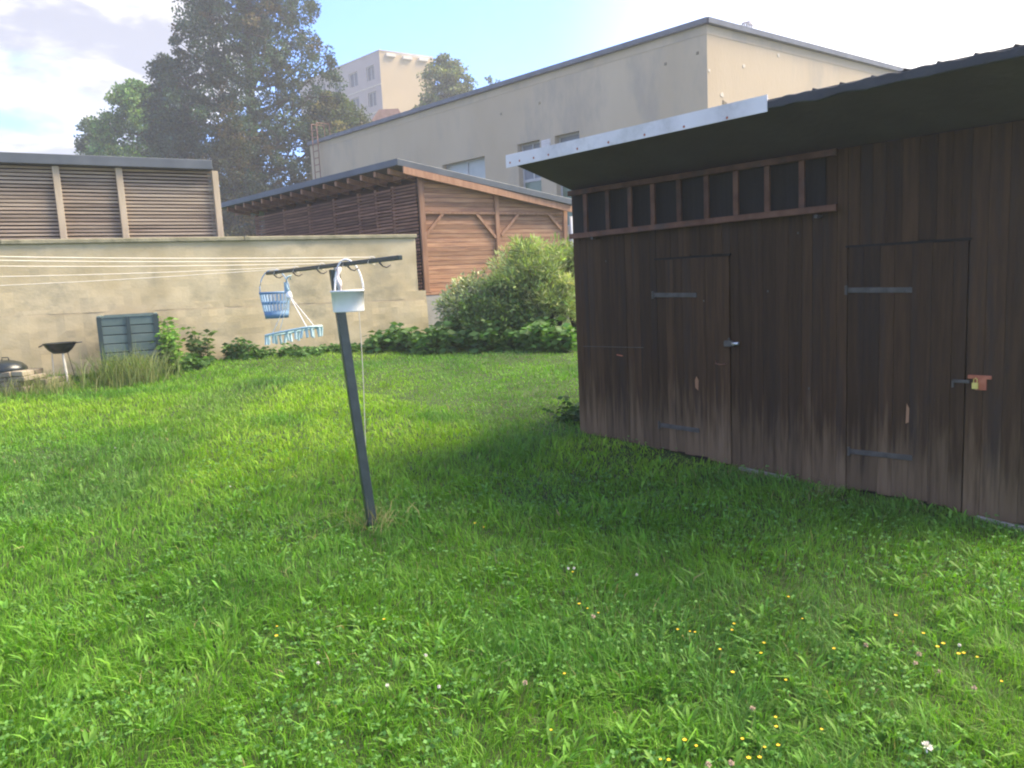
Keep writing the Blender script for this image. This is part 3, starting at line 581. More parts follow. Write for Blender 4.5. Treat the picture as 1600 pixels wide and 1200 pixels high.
# small brown hipped roof between
bp = PY(607, 190, 62.); zt4 = PY(607, 173, 62.)[2]
hb = empty('brown_roof_house', (bp[0], bp[1], .9), 'small house whose steep brown roof peeks over the hall roof below the apartment block', 'house')
MB().quadprism([(bp[0]-1.1, bp[1]-1, .9), (bp[0]+1.2, bp[1]-1, .9), (bp[0]+1.2, bp[1]+3, .9), (bp[0]-1.1, bp[1]+3, .9)], (0, 0, bp[2]-1.2)).build('wall', M['apt_side'], hb)
b = MB(); x_, y_, z_ = bp
b.v = [(x_-1.3, y_-1.2, z_-.3), (x_+1.4, y_-1.2, z_-.3), (x_+1.4, y_+3.2, z_-.3), (x_-1.3, y_+3.2, z_-.3), (x_-.6, y_-.6, zt4), (x_+.9, y_-.6, zt4), (x_+.9, y_+2.5, zt4), (x_-.6, y_+2.5, zt4)]
b.f = [(0, 1, 5, 4), (1, 2, 6, 5), (2, 3, 7, 6), (3, 0, 4, 7), (4, 5, 6, 7), (3, 2, 1, 0)]; b.k = [0]*6; b.build('roof', M['brownroof'], hb)

# ------------------------------------------------------------------ clothes post
pb = PZ(583, 830, .24); pb[2] = float(tz(pb[0], pb[1])); bz = 1.878
pt = PZ(522, 422, bz-.01); E1 = PY(418, 431, 5.7); bz = E1[2]; E2 = PZ(626, 408, bz)
pt = PZ(522, 421, bz); pole = empty('clothes_post', pb, 'dark green leaning metal T post for washing lines standing in the lawn', 'post')
lean = pt-pb
MB().box((pb+pt)/2-lean*.02, lean*.52, np.array([.0255, .012, 0]), np.array([-.012, .0255, 0])).build('pole', M['pole'], pole, bevel=.004)
bd = (E2-E1)/np.linalg.norm(E2-E1); bs = np.array([-bd[1], bd[0], 0])
MB().box((E1+E2)/2+ZU*.018, (E2-E1)/2, bs*.012, ZU*.012).build('crossbar', M['pole'], pole, bevel=.003)
for px in (432, 462, 500, 548, 598):
    t_ = (px-418)/(626-418); t_ = t_*5.7**-1/(t_*5.7**-1+(1-t_)*3.9**-1) if False else t_
    p = PZ(px, 431-(px-418)*.1106, bz); p = E1+bd*np.dot(p-E1, bd)
    MB().tube([p+ZU*.004-bs*.02, p+ZU*-.016, p-ZU*.022+bs*.02, p-ZU*.01+bs*.045], .0045, 6).build('hook', M['grey_iron'], pole, True)
# washing lines to the left
for k, (pa_, y0, Y0) in enumerate(((432, 437, 4.7), (462, 422, 4.2), (502, 404, 3.6), (540, 394, 3.3), (580, 387, 3.05))):
    p = PZ(pa_, 431-(pa_-418)*.1106, bz); p = E1+bd*np.dot(p-E1, bd)+ZU*.038; q_ = PY(0, y0, Y0); q_ = p+(q_-p)*2.1
    pts = [p+(q_-p)*i/16-ZU*.035*math.sin(math.pi*i/16) for i in range(17)]
    b = MB().tube(pts, .0023, 6); b.tube([p+np.array([.0, .0, 0])+bs*.02, p+ZU*.003, p-bs*.02-ZU*.03, p+bs*.02-ZU*.04, p+bs*.022], .004, 5)
    o = b.build('washing_line', M['line']); which = ['farthest and lowest in the picture', 'second lowest in the picture', 'the middle one of the five', 'second highest in the picture', 'the highest in the picture']
    tag(o, 'cream washing line from the green post to the left, '+which[k], 'washing line', 'washing lines running left from the post')
# white bucket on the bar
def at(px, py, ref): return PP(px, py, ref, np.array([0, 1, 0]))
tb = np.dot(PZ(540, 418, bz)-E1, bd); hp = E1+bd*tb-bs*0
bu = PY(544, 470, hp[1]-.06); sc = (hp[1])/1200.
wr = 25*sc; hgt = 33*sc; bc = np.array([bu[0], bu[1], PY(544, 487, hp[1]-.06)[2]])
wb = empty('white_bucket', bc, 'small white plastic bucket hanging on the crossbar in front of the green post', 'bucket')
b = MB().lathe(bc, [(0, .0), (wr*.93, .0), (wr*.945, .006), (wr*.99, hgt-.012), (wr*1.03, hgt-.012), (wr*1.04, hgt), (wr*.95, hgt), (wr*.92, .01), (0, .008)], 36)
b.build('pail', M['white'], wb, True)
hz_ = hp[2]+.055-bc[2]; HB = np.array([1., 0, 0])
pts = [bc+HB*wr*math.cos(t_)*(1 if t_ < 1.57 else .75)*(1.0)+ZU*(hgt-.01+(hz_-hgt)*math.sin(t_)) for t_ in np.linspace(0.0, math.pi, 15)]
MB().tube(pts, .0055, 8).build('handle', M['white'], wb, True)
# faded cloth wrapped on the bar top beside the post
rg = PY(527, 418, pt[1]-.05); b = MB()
gx = []; rows = 12
for i in range(rows+1):
    t_ = i/rows; c_ = PY(526+t_*4+1.5*math.sin(t_*9), 417+t_*37, pt[1]-.045-.02*math.sin(t_*3)); w_ = (.018+.006*math.sin(t_*11+1))*1.0
    b.v += [tuple(c_+np.array([-w_, .006*math.sin(i), 0])), tuple(c_+np.array([0, -.014, 0])), tuple(c_+np.array([w_, .006*math.cos(i), 0])), tuple(c_+np.array([0, .012, 0]))]
for i in range(rows):
    for q_ in range(4): w_ = (q_+1) % 4; b.f.append((i*4+q_, i*4+w_, i*4+4+w_, i*4+4+q_)); b.k.append(0)
tag(b.build('cloth_strip', M['whiterag'], None, True), 'faded whitish pink cloth strip hanging over the top of the green post', 'cloth')
# pale cord hanging along the pole
cp = [PY(561+i*1.35+1.0*math.sin(i*.5), 487+i*25, pt[1]-.02+i*.006) for i in range(13)]
tag(MB().tube(cp, .0028, 5).build('hanging_cord', M['line']), 'thin pale cord hanging beside the green post under the white bucket', 'cord')
# blue basket at the far end of the bar
kp = PY(432, 475, E1[1]+.05); s2 = kp[1]/1200.; r1 = 23*s2; h2 = 41*s2; kc = PY(433, 497, kp[1])
bk = empty('blue_basket', kc, 'blue slotted plastic peg basket hanging at the far end of the crossbar', 'basket')
def ring(z, r, hgt_, mat, name): MB().lathe(kc, [(r, z), (r+.004, z+hgt_*.5), (r+.003, z+hgt_), (r-.004, z+hgt_), (r-.003, z), (r, z)], 28).build(name, M[mat], bk, True)
rr = lambda z: r1*(.76+.24*z/h2)
MB().lathe(kc, [(0, 0), (rr(0), 0), (rr(.055), .055), (rr(.055)-.004, .055), (rr(0)-.004, .004), (0, .004)], 28).build('base', M['blue'], bk, True)
ring(h2*.53, rr(h2*.53), .022, 'blue', 'rim_band'); ring(h2-.018, rr(h2), .018, 'blue', 'rim')
for i in range(26):
    t_ = 2*math.pi*i/26; e = np.array([math.cos(t_), math.sin(t_), 0]); f_ = np.array([-math.sin(t_), math.cos(t_), 0])
    A = kc+e*rr(.05)+ZU*.05; B = kc+e*rr(h2)+ZU*(h2-.01); MB().box((A+B)/2, (B-A)/2, f_*.0045, e*.0015).build('rib', M['bluelight'], bk)
ktop = E1+bd*.12+ZU*.045
pts = [kc+np.array([r1*math.cos(t_), 0, 0])+ZU*(h2+(ktop[2]-kc[2]-h2)*math.sin(t_)) for t_ in np.linspace(0, math.pi, 13)]
MB().tube(pts, .004, 6).build('handle', M['bluelight'], bk, True)
# pale teal peg hanger
ph = PY(458, 520, 5.1); sh = 5.1/1200.
pg = empty('peg_hanger', PY(448, 436, 5.1), 'pale teal plastic peg hanger with white cords hanging from the crossbar', 'laundry hanger')
FL = PY(424, 524, 5.25); FR = PY(494, 510, 4.9); fc = (FL+FR)/2; fd = (FR-FL); fl_ = np.linalg.norm(fd); fd /= fl_; fs = np.array([-fd[1], fd[0], 0]); fs /= np.linalg.norm(fs)
oval = [fc+fd*fl_/2*(abs(math.cos(t_))**.6*np.sign(math.cos(t_)))+fs*.085*(abs(math.sin(t_))**.6*np.sign(math.sin(t_))) for t_ in np.linspace(0, 2*math.pi, 33)]
MB().tube(oval, .008, 6, cap=False).build('frame', M['teal'], pg, True)
for t_ in (-.25, 0, .25): MB().box(fc+fd*fl_*t_, fs*.082, fd*.005, ZU*.005).build('cross_bar', M['teal'], pg)
hubp = PY(452, 462, 5.1)
MB().lathe(hubp-ZU*.02, [(0, .05), (.012, .045), (.02, .02), (.022, 0), (0, 0)], 14).build('hub', M['white'], pg, True)
for t_ in (.35, 2.8, 3.5, 5.9):
    q_ = fc+fd*fl_/2*math.cos(t_)*.85+fs*.08*math.sin(t_); MB().tube([hubp, q_], .0025, 5).build('cord', M['white'], pg)
hk = [hubp+ZU*.03, PY(450, 452, 5.1), PY(446, 443, 5.1), PY(449, 433, 5.1), PY(455, 430, 5.1), PY(453, 437, 5.1)]
MB().tube(hk, [.008, .008, .007, .007, .006, .005], 8).build('hook', M['teal'], pg, True)
MB().box(PY(447, 449, 5.12), (.012, 0, 0), (0, .006, 0), ZU*.035).build('swivel', M['bluelight'], pg, bevel=.003)
for i in range(20):
    t_ = 2*math.pi*i/20+.1; p = fc+fd*fl_/2*(abs(math.cos(t_))**.6*np.sign(math.cos(t_)))+fs*.085*(abs(math.sin(t_))**.6*np.sign(math.sin(t_)))
    b = MB().box(p-ZU*.035+fd*.004, fd*.004, fs*.005, ZU*.028).box(p-ZU*.035-fd*.007, fd*.003, fs*.005, ZU*.028); o = b.build('peg', M['teal'], pg); o.rotation_euler = (random.uniform(-.2, .2), random.uniform(-.2, .2), 0)

# ------------------------------------------------------------------ things by the wall
def bin_():
    cp_ = PY(207, 560, 11.35); gzv = float(tz(cp_[0], cp_[1])); topz = PY(205, 494, 11.35)[2]; Ht = topz-gzv
    u_ = np.array([math.cos(.42), math.sin(.42), 0]); n_ = np.array([u_[1], -u_[0], 0]); c = np.array([cp_[0], cp_[1], gzv]); hw = .37
    o = empty('compost_bin', c, 'grey green plastic compost bin of ribbed panels against the concrete wall', 'compost bin')
    sides = ((u_, n_, hw), (-u_, -n_, hw), (n_, -u_, hw), (-n_, u_, hw)); c = c-n_*hw*.6
    for (uu, nn_, _) in sides:
        for half in (-1, 1):
            for r_ in range(7):
                z_ = Ht*(r_+.5)/7; d_ = hw*(1+.04*(1-z_/Ht))
                MB().box(c+uu*half*hw*.5+nn_*d_+ZU*z_, uu*(hw*.5-.02), nn_*.012, ZU*(Ht/14-.006)).build('panel_rib', M['bin'], o, bevel=.006)
        MB().box(c+nn_*(hw-.02)+ZU*Ht*.48, uu*(hw-.02), nn_*.008, ZU*Ht*.48).build('panel', M['bindark'], o)
        MB().box(c+nn_*(hw+.02)+ZU*Ht*.5, uu*.025, nn_*.02, ZU*Ht*.5).build('stile', M['bindark'], o)
        MB().box(c+nn_*hw+uu*hw+ZU*Ht*.5, uu*.03, nn_*.03, ZU*(Ht*.5+.01)).build('corner_post', M['bindark'], o)
        MB().box(c+nn_*(hw+.004)+ZU*(Ht+.012), uu*(hw-.03), nn_*.022, ZU*.014).build('rim', M['bin'], o)
    MB().box(c+ZU*(Ht-.12), u_*(hw-.04), n_*(hw-.04), ZU*.03).build('compost', M['soil'], o)
bin_()
gp = PY(93, 536, 10.9); gzv = float(tz(gp[0], gp[1])); s3 = 10.9/1200.; gr = 23*s3; gb = np.array([gp[0], gp[1], gp[2]-.15])
gl = empty('kettle_grill', (gp[0], gp[1], gzv), 'black round kettle grill on thin legs at the foot of the concrete wall', 'grill')
MB().lathe(gb, [(0, 0), (gr*.45, .006), (gr*.7, .05), (gr*.92, .11), (gr, .15), (gr+.012, .155), (gr-.01, .155), (gr*.9, .11), (0, .02)], 32).build('bowl', M['kettle'], gl, True)
for sx in (-1, 1): MB().tube([gb+np.array([sx*gr*.96, 0, .14]), gb+np.array([sx*(gr+.09), 0, .13+.02*sx]), gb+np.array([sx*(gr+.09), .03, .13+.02*sx])], .009, 6).build('handle', M['kettle'], gl, True)
MB().lathe(gb, [(0, .135), (gr*.93, .135), (gr*.93, .141), (0, .141)], 24).build('grate', M['grey_iron'], gl)
for (px, py, r_, mt_, o_) in ((106, 590, .017, 'paleleg', .05), (119, 592, .005, 'grey_iron', .12), (84, 590, .006, 'paleleg', -.1)):
    e = PY(px, py, 10.8 if px < 118 else 11.1); e[2] = float(tz(e[0], e[1])); MB().tube([gb+np.array([o_, -.04, .02]), e], r_, 8).build('leg', M[mt_], gl)
def pile(px, py, Yd, w, n, rows, label):
    p = PY(px, py, Yd); c = np.array([p[0], p[1], float(tz(p[0], p[1]))]); o = empty('stone_pile', c, label, 'stones', 'stone piles by the wall'); z_ = -.02
    for r_ in range(rows):
        h_ = random.uniform(.06, .09); k_ = -w/2
        while k_ < w/2:
            l_ = random.uniform(.14, .28)
            for dy in (-.12, .12):
                b = MB().box((0, 0, 0), (l_/2-.004, 0, 0), (0, .11, 0), (0, 0, h_/2-.002)); s_ = b.build('stone', M['stone'], None, bevel=.012)
                s_.location = c+np.array([k_+l_/2+random.uniform(-.015, .015), dy+random.uniform(-.02, .02), z_+h_/2]); s_.rotation_euler = (random.uniform(-.03, .03), random.uniform(-.04, .04), random.uniform(-.15, .15)); put(s_, o)
            k_ += l_
        z_ += h_
    return c, z_
c1_, zz1 = pile(12, 590, 10.5, .50, 3, 4, 'low pile of flat brown stones at the left picture edge carrying a black lid')
c2_, zz2 = pile(58, 590, 10.7, .22, 3, 2, 'smaller low pile of flat stones between the lidded pile and the grill')
ld = empty('grill_lid', c1_+ZU*zz1, 'black domed grill lid lying on the stone pile at the left edge', 'lid')
MB().lathe(c1_+ZU*zz1, [(.25, 0), (.255, .012), (.24, .05), (.19, .10), (.1, .135), (0, .145)], 28).build('dome', M['kettle'], ld, True)
MB().tube([c1_+ZU*(zz1+.14)+np.array([-.05, 0, 0]), c1_+ZU*(zz1+.18)+np.array([-.04, 0, 0]), c1_+ZU*(zz1+.18)+np.array([.04, 0, 0]), c1_+ZU*(zz1+.14)+np.array([.05, 0, 0])], .008, 6).build('handle', M['kettle'], ld, True)

# ------------------------------------------------------------------ foliage helpers
def leaves_mesh(P, D, size, ratio, tint, fold=.25):
    """P roots, D unit directions, size lengths; folded four-point leaves"""
    n_ = len(P); r_ = rng.normal(size=(n_, 3)); s_ = np.cross(D, r_); s_ /= np.linalg.norm(s_, axis=1, keepdims=True)+1e-9; up = np.cross(s_, D)
    L_ = size[:, None]; w_ = L_*ratio
    a = P; b_ = P+D*L_*.45+s_*w_+up*w_*fold; c = P+D*L_; d = P+D*L_*.45-s_*w_+up*w_*fold
    V = np.stack([a, b_, c, d], 1).reshape(-1, 3); i = np.arange(n_)*4
    F = np.stack([i, i+1, i+2, i, i+2, i+3], 1).ravel(); return V, np.full(n_*2, 3), F, np.repeat(tint, 4, 0)
def crown(name, P, D, size, ratio, tint, parent=None, fold=.25, mat='leafm'):
    V, s_, F, T = leaves_mesh(P, D, size, ratio, tint, fold); o0 = V.mean(0) if parent is None else wloc(parent)
    o = fastmesh(name, V-o0, s_, F, M[mat], T)
    if parent is None: o.location = o0
    else: o.parent = parent
    return o
def unit(v): return v/(np.linalg.norm(v, axis=-1, keepdims=True)+1e-9)
def clumps(centres, rads, per, flat=.8, droop=0.):
    n_ = len(centres); c = np.repeat(centres, per, 0); r_ = np.repeat(rads, per)[:, None]
    d = unit(rng.normal(size=(n_*per, 3))); rad = rng.random((n_*per, 1))**.45
    P = c+d*rad*r_*np.array([1, 1, flat]); D = unit(d+rng.normal(size=d.shape)*.7+np.array([0, 0, -droop])); return P, D
def mktint(n_, base, var=.25, groups=None, gvar=.2, alt=None, altp=0.):
    b = np.array(base)[None]*np.ones((n_, 3))
    if groups is not None:
        k_ = groups.max()+1; gv = rng.normal(1, gvar, (k_, 1)); gb = np.ones((k_, 3))
        if alt is not None: m_ = rng.random(k_) < altp; gb[m_] = np.array(alt)/np.array(base)
        b = b*np.clip(gv, .5, 1.7)[groups]*gb[groups]
    return np.clip(b*rng.normal(1, var, (n_, 1))*rng.normal(1, .06, (n_, 3)), .004, 1)

def big_tree(px, py_base, Yd, prof, label, name, base, alt, altp, nclump, per, leaf, group=None, limbs=26, thin_top=True, rad=(.35, .75), trunk_r=.3, top_y=-140, mat_b='bark', droop=.1, depthk=.85, inner=.35):
    """prof: picture rows (y, x_left, x_right) converted to real radii at distance Yd"""
    b0 = PY(px, py_base, Yd); zb_ = float(tz(b0[0], min(b0[1], 17))); o = empty(name, (b0[0], b0[1], zb_), label, 'tree', group)
    rows = [(PY((xl+xr)/2, yy, Yd), (xr-xl)/2*Yd/1200.) for (yy, xl, xr) in prof]; zs = np.array([r_[0][2] for r_ in rows]); rs = np.array([r_[1] for r_ in rows]); xc = np.array([r_[0][0] for r_ in rows])
    od = np.argsort(zs); zs = zs[od]; rs = rs[od]; xc = xc[od]; ztop_ = zs[-1]
    tb = MB(); n_ = 9; pts = []
    for i in range(n_+1):
        z_ = zb_+(ztop_-zb_)*.97*i/n_; x_ = b0[0]*(1-min(1, i/4))+np.interp(z_, zs, xc)*min(1, i/4); pts.append(np.array([x_+random.uniform(-.08, .08), b0[1]+random.uniform(-.08, .08), z_]))
    tb.tube(pts, [trunk_r*(1-.9*i/n_)+.02 for i in range(n_+1)], 10)
    tips = []
    for k_ in range(limbs):
        f = (k_+.5)/limbs; z_ = zs[0]+(ztop_-zs[0])*f*.93-.5; i = (z_-zb_)/((ztop_-zb_)*.97)*n_; i = max(0, min(n_-.01, i)); i0 = int(i); st = pts[i0]+(pts[i0+1]-pts[i0])*(i-i0)
        az = k_*2.4+random.uniform(-.4, .4); up_ = .5+.5*random.random(); R_ = float(np.interp(z_+1, zs, rs))*.8
        e = st+np.array([math.cos(az)*R_, math.sin(az)*R_*depthk, R_*up_*.75]); mdp = (st+e)/2+np.array([0, 0, -.1*R_])
        r_ = trunk_r*(1-.9*i/n_)*.45+.02; tb.tube([st, mdp, e], [r_, r_*.6, .015], 6)
        for q_ in range(5):
            t_ = .4+.12*q_; s_ = st+(e-st)*t_; d_ = np.array([random.gauss(0, 1), random.gauss(0, 1), random.gauss(.5, .6)]); d_ = d_/np.linalg.norm(d_)*R_*.4; tb.tube([s_, s_+d_*.5+ZU*.05, s_+d_], [r_*.35+.006, r_*.2+.006, .006], 4)
            tips.append(s_+d_)
    tb.build('trunk', M[mat_b], o, True)
    cz = zs[0]+(ztop_-zs[0])*rng.random(nclump)**1.25; R_ = np.interp(cz, zs, rs); th = rng.random(nclump)*2*math.pi; rr_ = R_*np.sqrt(inner**2+(1-inner**2)*rng.random(nclump))*rng.uniform(.82, 1.04, nclump)
    X_ = np.interp(cz, zs, xc)+np.cos(th)*rr_; Y_ = b0[1]+np.sin(th)*rr_*depthk
    cen = np.stack([X_, Y_, cz], 1); rad_ = rng.uniform(rad[0], rad[1], nclump)*np.clip(R_/rs.max()+.35, .5, 1)
    if tips: cen = np.concatenate([cen, np.array(tips)]); rad_ = np.concatenate([rad_, np.full(len(tips), rad[0])])
    P_, D_ = clumps(cen, rad_, per, .75, droop); gi = np.repeat(np.arange(len(cen)), per)
    T_ = mktint(len(P_), base, .22, gi, .2, alt, altp); s_ = rng.uniform(.7, 1.3, len(P_))*leaf
    crown('crown', P_, D_, s_, .36, T_, o); return o
big_tree(395, 420, 50., [(-260, 370, 410), (-180, 345, 440), (-90, 320, 465), (0, 290, 487), (60, 268, 503), (120, 252, 524), (180, 240, 542), (240, 245, 560), (300, 255, 560), (350, 270, 545), (430, 270, 560)],
         'tall dark bluish green tree with browning leaves rising behind the timber barn', 'tall_tree', (.046, .078, .046), (.12, .09, .04), .07, 1500, 105, .165, limbs=50, rad=(.3, .8), inner=.2, trunk_r=.42)
big_tree(185, 380, 56., [(132, 200, 225), (150, 175, 250), (180, 160, 270), (210, 150, 280), (240, 140, 290), (280, 150, 290)],
         'brighter green rounded tree left of the tall dark tree', 'round_tree', (.12, .21, .06), (.15, .23, .07), .25, 170, 90, .2, limbs=16, rad=(.4, .8), trunk_r=.2)
big_tree(147, 380, 58., [(186, 135, 160), (205, 126, 178), (225, 122, 188), (245, 124, 190), (270, 130, 190)],
         'small pale green tree at the far left end of the trees, above the grey roof', 'small_tree', (.085, .13, .05), (.12, .15, .06), .25, 60, 80, .18, limbs=10, rad=(.3, .55), trunk_r=.12)
big_tree(270, 380, 52., [(90, 243, 262), (110, 236, 275), (140, 238, 290), (180, 232, 300), (230, 225, 310), (290, 235, 310), (400, 230, 320)],
         'dark leafy tree filling the gap between the round green tree and the tall tree', 'dark_tree', (.045, .075, .045), (.10, .08, .04), .12, 240, 85, .18, limbs=12, rad=(.35, .75), trunk_r=.16)
big_tree(365, 420, 46., [(185, 345, 372), (215, 338, 385), (250, 330, 398), (290, 326, 405), (330, 335, 400), (420, 330, 410)],
         'olive brown conical tree in front of the tall tree, low above the barn roof', 'conical_tree', (.10, .10, .04), (.15, .11, .035), .2, 150, 90, .16, limbs=12, rad=(.3, .6), trunk_r=.14)
big_tree(515, 400, 49., [(150, 500, 535), (175, 480, 560), (200, 470, 585), (230, 470, 600)],
         'olive green bushy tree behind the left end of the beige hall', 'bushy_tree', (.09, .115, .045), (.16, .14, .05), .25, 130, 80, .18, limbs=10, rad=(.35, .65), trunk_r=.15)
big_tree(697, 330, 60., [(88, 682, 700), (104, 668, 722), (120, 662, 732), (140, 664, 738), (160, 672, 738), (200, 680, 735)],
         'airy pale green birch rising above the middle of the hall roof', 'birch_tree', (.13, .16, .075), (.18, .19, .07), .25, 120, 70, .2, limbs=14, rad=(.3, .65), trunk_r=.14, mat_b='birchbark', droop=.9, inner=.2)
big_tree(668, 330, 58., [(148, 662, 674), (156, 654, 684), (175, 650, 690), (200, 650, 690)],
         'small dark bush like tree below the birch at the ochre gable', 'low_tree', (.07, .11, .05), None, 0, 45, 70, .18, limbs=6, rad=(.3, .5), trunk_r=.1)
big_tree(768, 330, 60., [(120, 764, 772), (128, 756, 784), (145, 752, 790), (180, 752, 790)],
         'tip of a small tree just showing over the hall roof right of the birch', 'distant_tree', (.10, .13, .07), None, 0, 16, 60, .18, limbs=5, rad=(.25, .4), trunk_r=.08)

# ------------------------------------------------------------------ shrubs by the barn
def shrub(name, label, cx, cy, H, Rx, Ry, base, alt, nc, per, leaf, ratio, droop=-.3, cat='bush', arch=True, group=None):
    gz_ = float(tz(cx, cy)); o = empty(name, (cx, cy, gz_), label, cat, group); st = MB(); cen = []
    for k_ in range(nc):
        az = random.uniform(0, 2*math.pi); rr_ = math.sqrt(random.random()); hz__ = random.uniform(.35, 1)*(1-.35*rr_**2)*(1.13 if random.random() < .12 else 1)
        e = np.array([cx+math.cos(az)*Rx*rr_, cy+math.sin(az)*Ry*rr_, gz_+H*hz__]); s_ = np.array([cx+math.cos(az)*.15, cy+math.sin(az)*.15, gz_])
        md = (s_+e)/2+np.array([0, 0, H*.12]); st.tube([s_, md, e], [.018, .011, .004], 5); cen.append(e)
        cen.append(md+(e-md)*.6)
    st.build('stems', M['bark'], o, True); cen = np.array(cen); P_, D_ = clumps(cen, rng.uniform(.08, .26, len(cen)), per, .9, droop); P_[:, 2] = np.maximum(P_[:, 2], gz_+.02)
    gi = np.repeat(np.arange(len(cen)), per); T_ = mktint(len(P_), base, .2, gi, .16, alt, .3)
    crown('foliage', P_, D_, rng.uniform(.6, 1.3, len(P_))*leaf, ratio, T_, o); return o
p = PY(845, 500, 12.9); shrub('feathery_bush', 'tall feathery yellow green bush between the barn gable and the dark shed', p[0], p[1], 1.82, .82, .75, (.28, .34, .12), (.44, .46, .22), 130, 80, .12, .09, -.5)
p = PY(905, 500, 13.2); shrub('shaded_bush', 'leafy green bush half hidden behind the corner of the dark shed', p[0]+.1, p[1], 1.75, .55, .6, (.17, .23, .07), (.26, .30, .11), 60, 80, .09, .2, -.3)
p = PY(745, 500, 13.2); shrub('silvery_bush', 'low pale silvery green bush at the barn plinth left of the tall bush', p[0], p[1], 1.15, .55, .45, (.26, .31, .17), (.40, .42, .26), 80, 75, .085, .2, -.3)
p = PY(785, 500, 12.5); shrub('dark_bush', 'dense dark green bush at the foot of the tall feathery bush', p[0], p[1], 1.0, .65, .4, (.12, .19, .06), (.14, .20, .06), 80, 75, .085, .22, .1)
# nettle-like broad leaved plants in front
def nettles(px, py, Yd, n_, w, H, label, name='nettle_clump', base=(.075, .155, .035), leaf=.11, group='broad leaved weeds along the wall', dep=.3):
    p = PY(px, py, Yd); cx, cy = p[0], p[1]; o = empty(name, (cx, cy, float(tz(cx, cy))), label, 'weeds', group); st = MB(); PP_ = []; DD = []
    for k_ in range(n_):
        x_ = cx+random.uniform(-w, w); y_ = cy+random.uniform(-dep, dep); z_ = float(tz(x_, y_)); h_ = H*random.uniform(.55, 1.05)*(1-.35*abs(x_-cx)/w); tx = random.uniform(-.12, .12); ty = random.uniform(-.12, .12)
        st.tube([(x_, y_, z_), (x_+tx*.5, y_+ty*.5, z_+h_*.6), (x_+tx, y_+ty, z_+h_)], [.005, .004, .002], 4)
        for q_ in range(7):
            t_ = .2+.8*q_/6; az = q_*1.57+random.random()*.6
            for s_ in (0, math.pi): PP_.append((x_+tx*t_, y_+ty*t_, z_+h_*t_)); DD.append((math.cos(az+s_), math.sin(az+s_), random.uniform(-.45, .2)))
    st.build('stems', M['gstalk'], o); P_ = np.array(PP_); D_ = unit(np.array(DD)); crown('foliage', P_, D_, rng.uniform(.7, 1.3, len(P_))*leaf, .3, mktint(len(P_), base, .22), o)
nettles(625, 540, 12.9, 46, .50, .42, 'patch of broad leaved green weeds at the right end of the concrete wall', leaf=.13)
nettles(700, 540, 12.5, 60, .50, .50, 'dense patch of broad leaved weeds in front of the silvery bush', leaf=.13)
nettles(775, 545, 12.2, 60, .50, .48, 'dense patch of broad leaved weeds below the tall feathery bush', leaf=.13, base=(.06, .13, .03))
nettles(855, 540, 11.9, 60, .42, .50, 'bright broad leaved weeds beside the far corner of the dark shed', leaf=.13, base=(.09, .18, .04))
nettles(900, 655, 7.25, 26, .16, .20, 'small dark weeds growing at the left foot of the dark shed', leaf=.06, base=(.05, .10, .03), dep=.15, group='')
nettles(318, 553, 12.3, 16, .13, .62, 'tall single stemmed weed against the wall right of the compost bin', leaf=.10, base=(.08, .13, .035), dep=.06)
nettles(378, 553, 12.6, 18, .22, .40, 'bushy weed against the wall between the tall weed and the peg hanger', leaf=.10, base=(.07, .14, .035), dep=.1)
nettles(280, 565, 11.7, 44, .35, .26, 'low weeds on the ground right of the compost bin', leaf=.09, base=(.08, .16, .035), dep=.2)
nettles(262, 560, 11.45, 40, .10, .92, 'bright green climbing plant on the right side of the compost bin', 'climbing_plant', (.15, .28, .04), .09, '', .12)
nettles(430, 558, 12.6, 46, .75, .17, 'low green weeds at the wall foot behind the peg hanger', leaf=.08, dep=.2)
nettles(525, 545, 13.0, 30, .55, .15, 'low green weeds at the wall foot behind the green post', leaf=.08, dep=.2)
# dry grass tuft in front of the compost bin, stalks at the pole and shed foot
def tuft(px, py, Yd, n_, w, H, label, name='dry_grass_tuft', tint=((.30, .27, .13), (.13, .19, .06)), lean_=.5, wd=.004, cat='grass tuft'):
    p = PY(px, py, Yd); n3 = n_; x_ = p[0]+rng.normal(0, w*.5, n3); y_ = p[1]+rng.normal(0, w*.35, n3); z_ = tz(x_, y_); h_ = H*rng.uniform(.4, 1.1, n3); az = rng.random(n3)*2*math.pi; ln = lean_*rng.random(n3)
    B = np.stack([x_, y_, z_], 1); dr_ = np.stack([np.cos(az)*ln, np.sin(az)*ln, np.ones(n3)], 1); s_ = np.stack([-np.sin(az+1), np.cos(az+1), np.zeros(n3)], 1)*wd
    m1 = B+dr_*(h_*.55)[:, None]; tp = B+(dr_+np.stack([np.cos(az)*ln, np.sin(az)*ln, -ln*.6], 1))*h_[:, None]
    V = np.stack([B-s_, B+s_, m1+s_*.8, m1-s_*.8, tp], 1).reshape(-1, 3); i = np.arange(n3)*5; F = np.stack([i, i+1, i+2, i+3, i+3, i+2, i+4], 1).ravel(); sz = np.tile([4, 3], n3)
    pick = rng.random(n3)[:, None]; T_ = (np.array(tint[0])*pick+np.array(tint[1])*(1-pick))*rng.uniform(.7, 1.2, (n3, 1))
    o0 = np.array([p[0], p[1], float(tz(p[0], p[1]))]); o = fastmesh(name, V-o0, sz, F, M['grass'], np.repeat(T_, 5, 0)); o.location = o0; tag(o, label, cat, kind='stuff'); return o
tuft(200, 560, 10.9, 800, .55, .62, 'tall half dry grass tuft in front of the compost bin', lean_=.75, wd=.005, tint=((.28, .28, .12), (.13, .22, .06)))
tuft(60, 590, 10.3, 500, .7, .36, 'thin grass in front of the two stone piles', lean_=.6, wd=.004)
tuft(584, 812, 4.66, 90, .16, .24, 'dry straw coloured grass around the foot of the green post', lean_=1.3, wd=.0020, tint=((.42, .33, .16), (.26, .27, .10)))
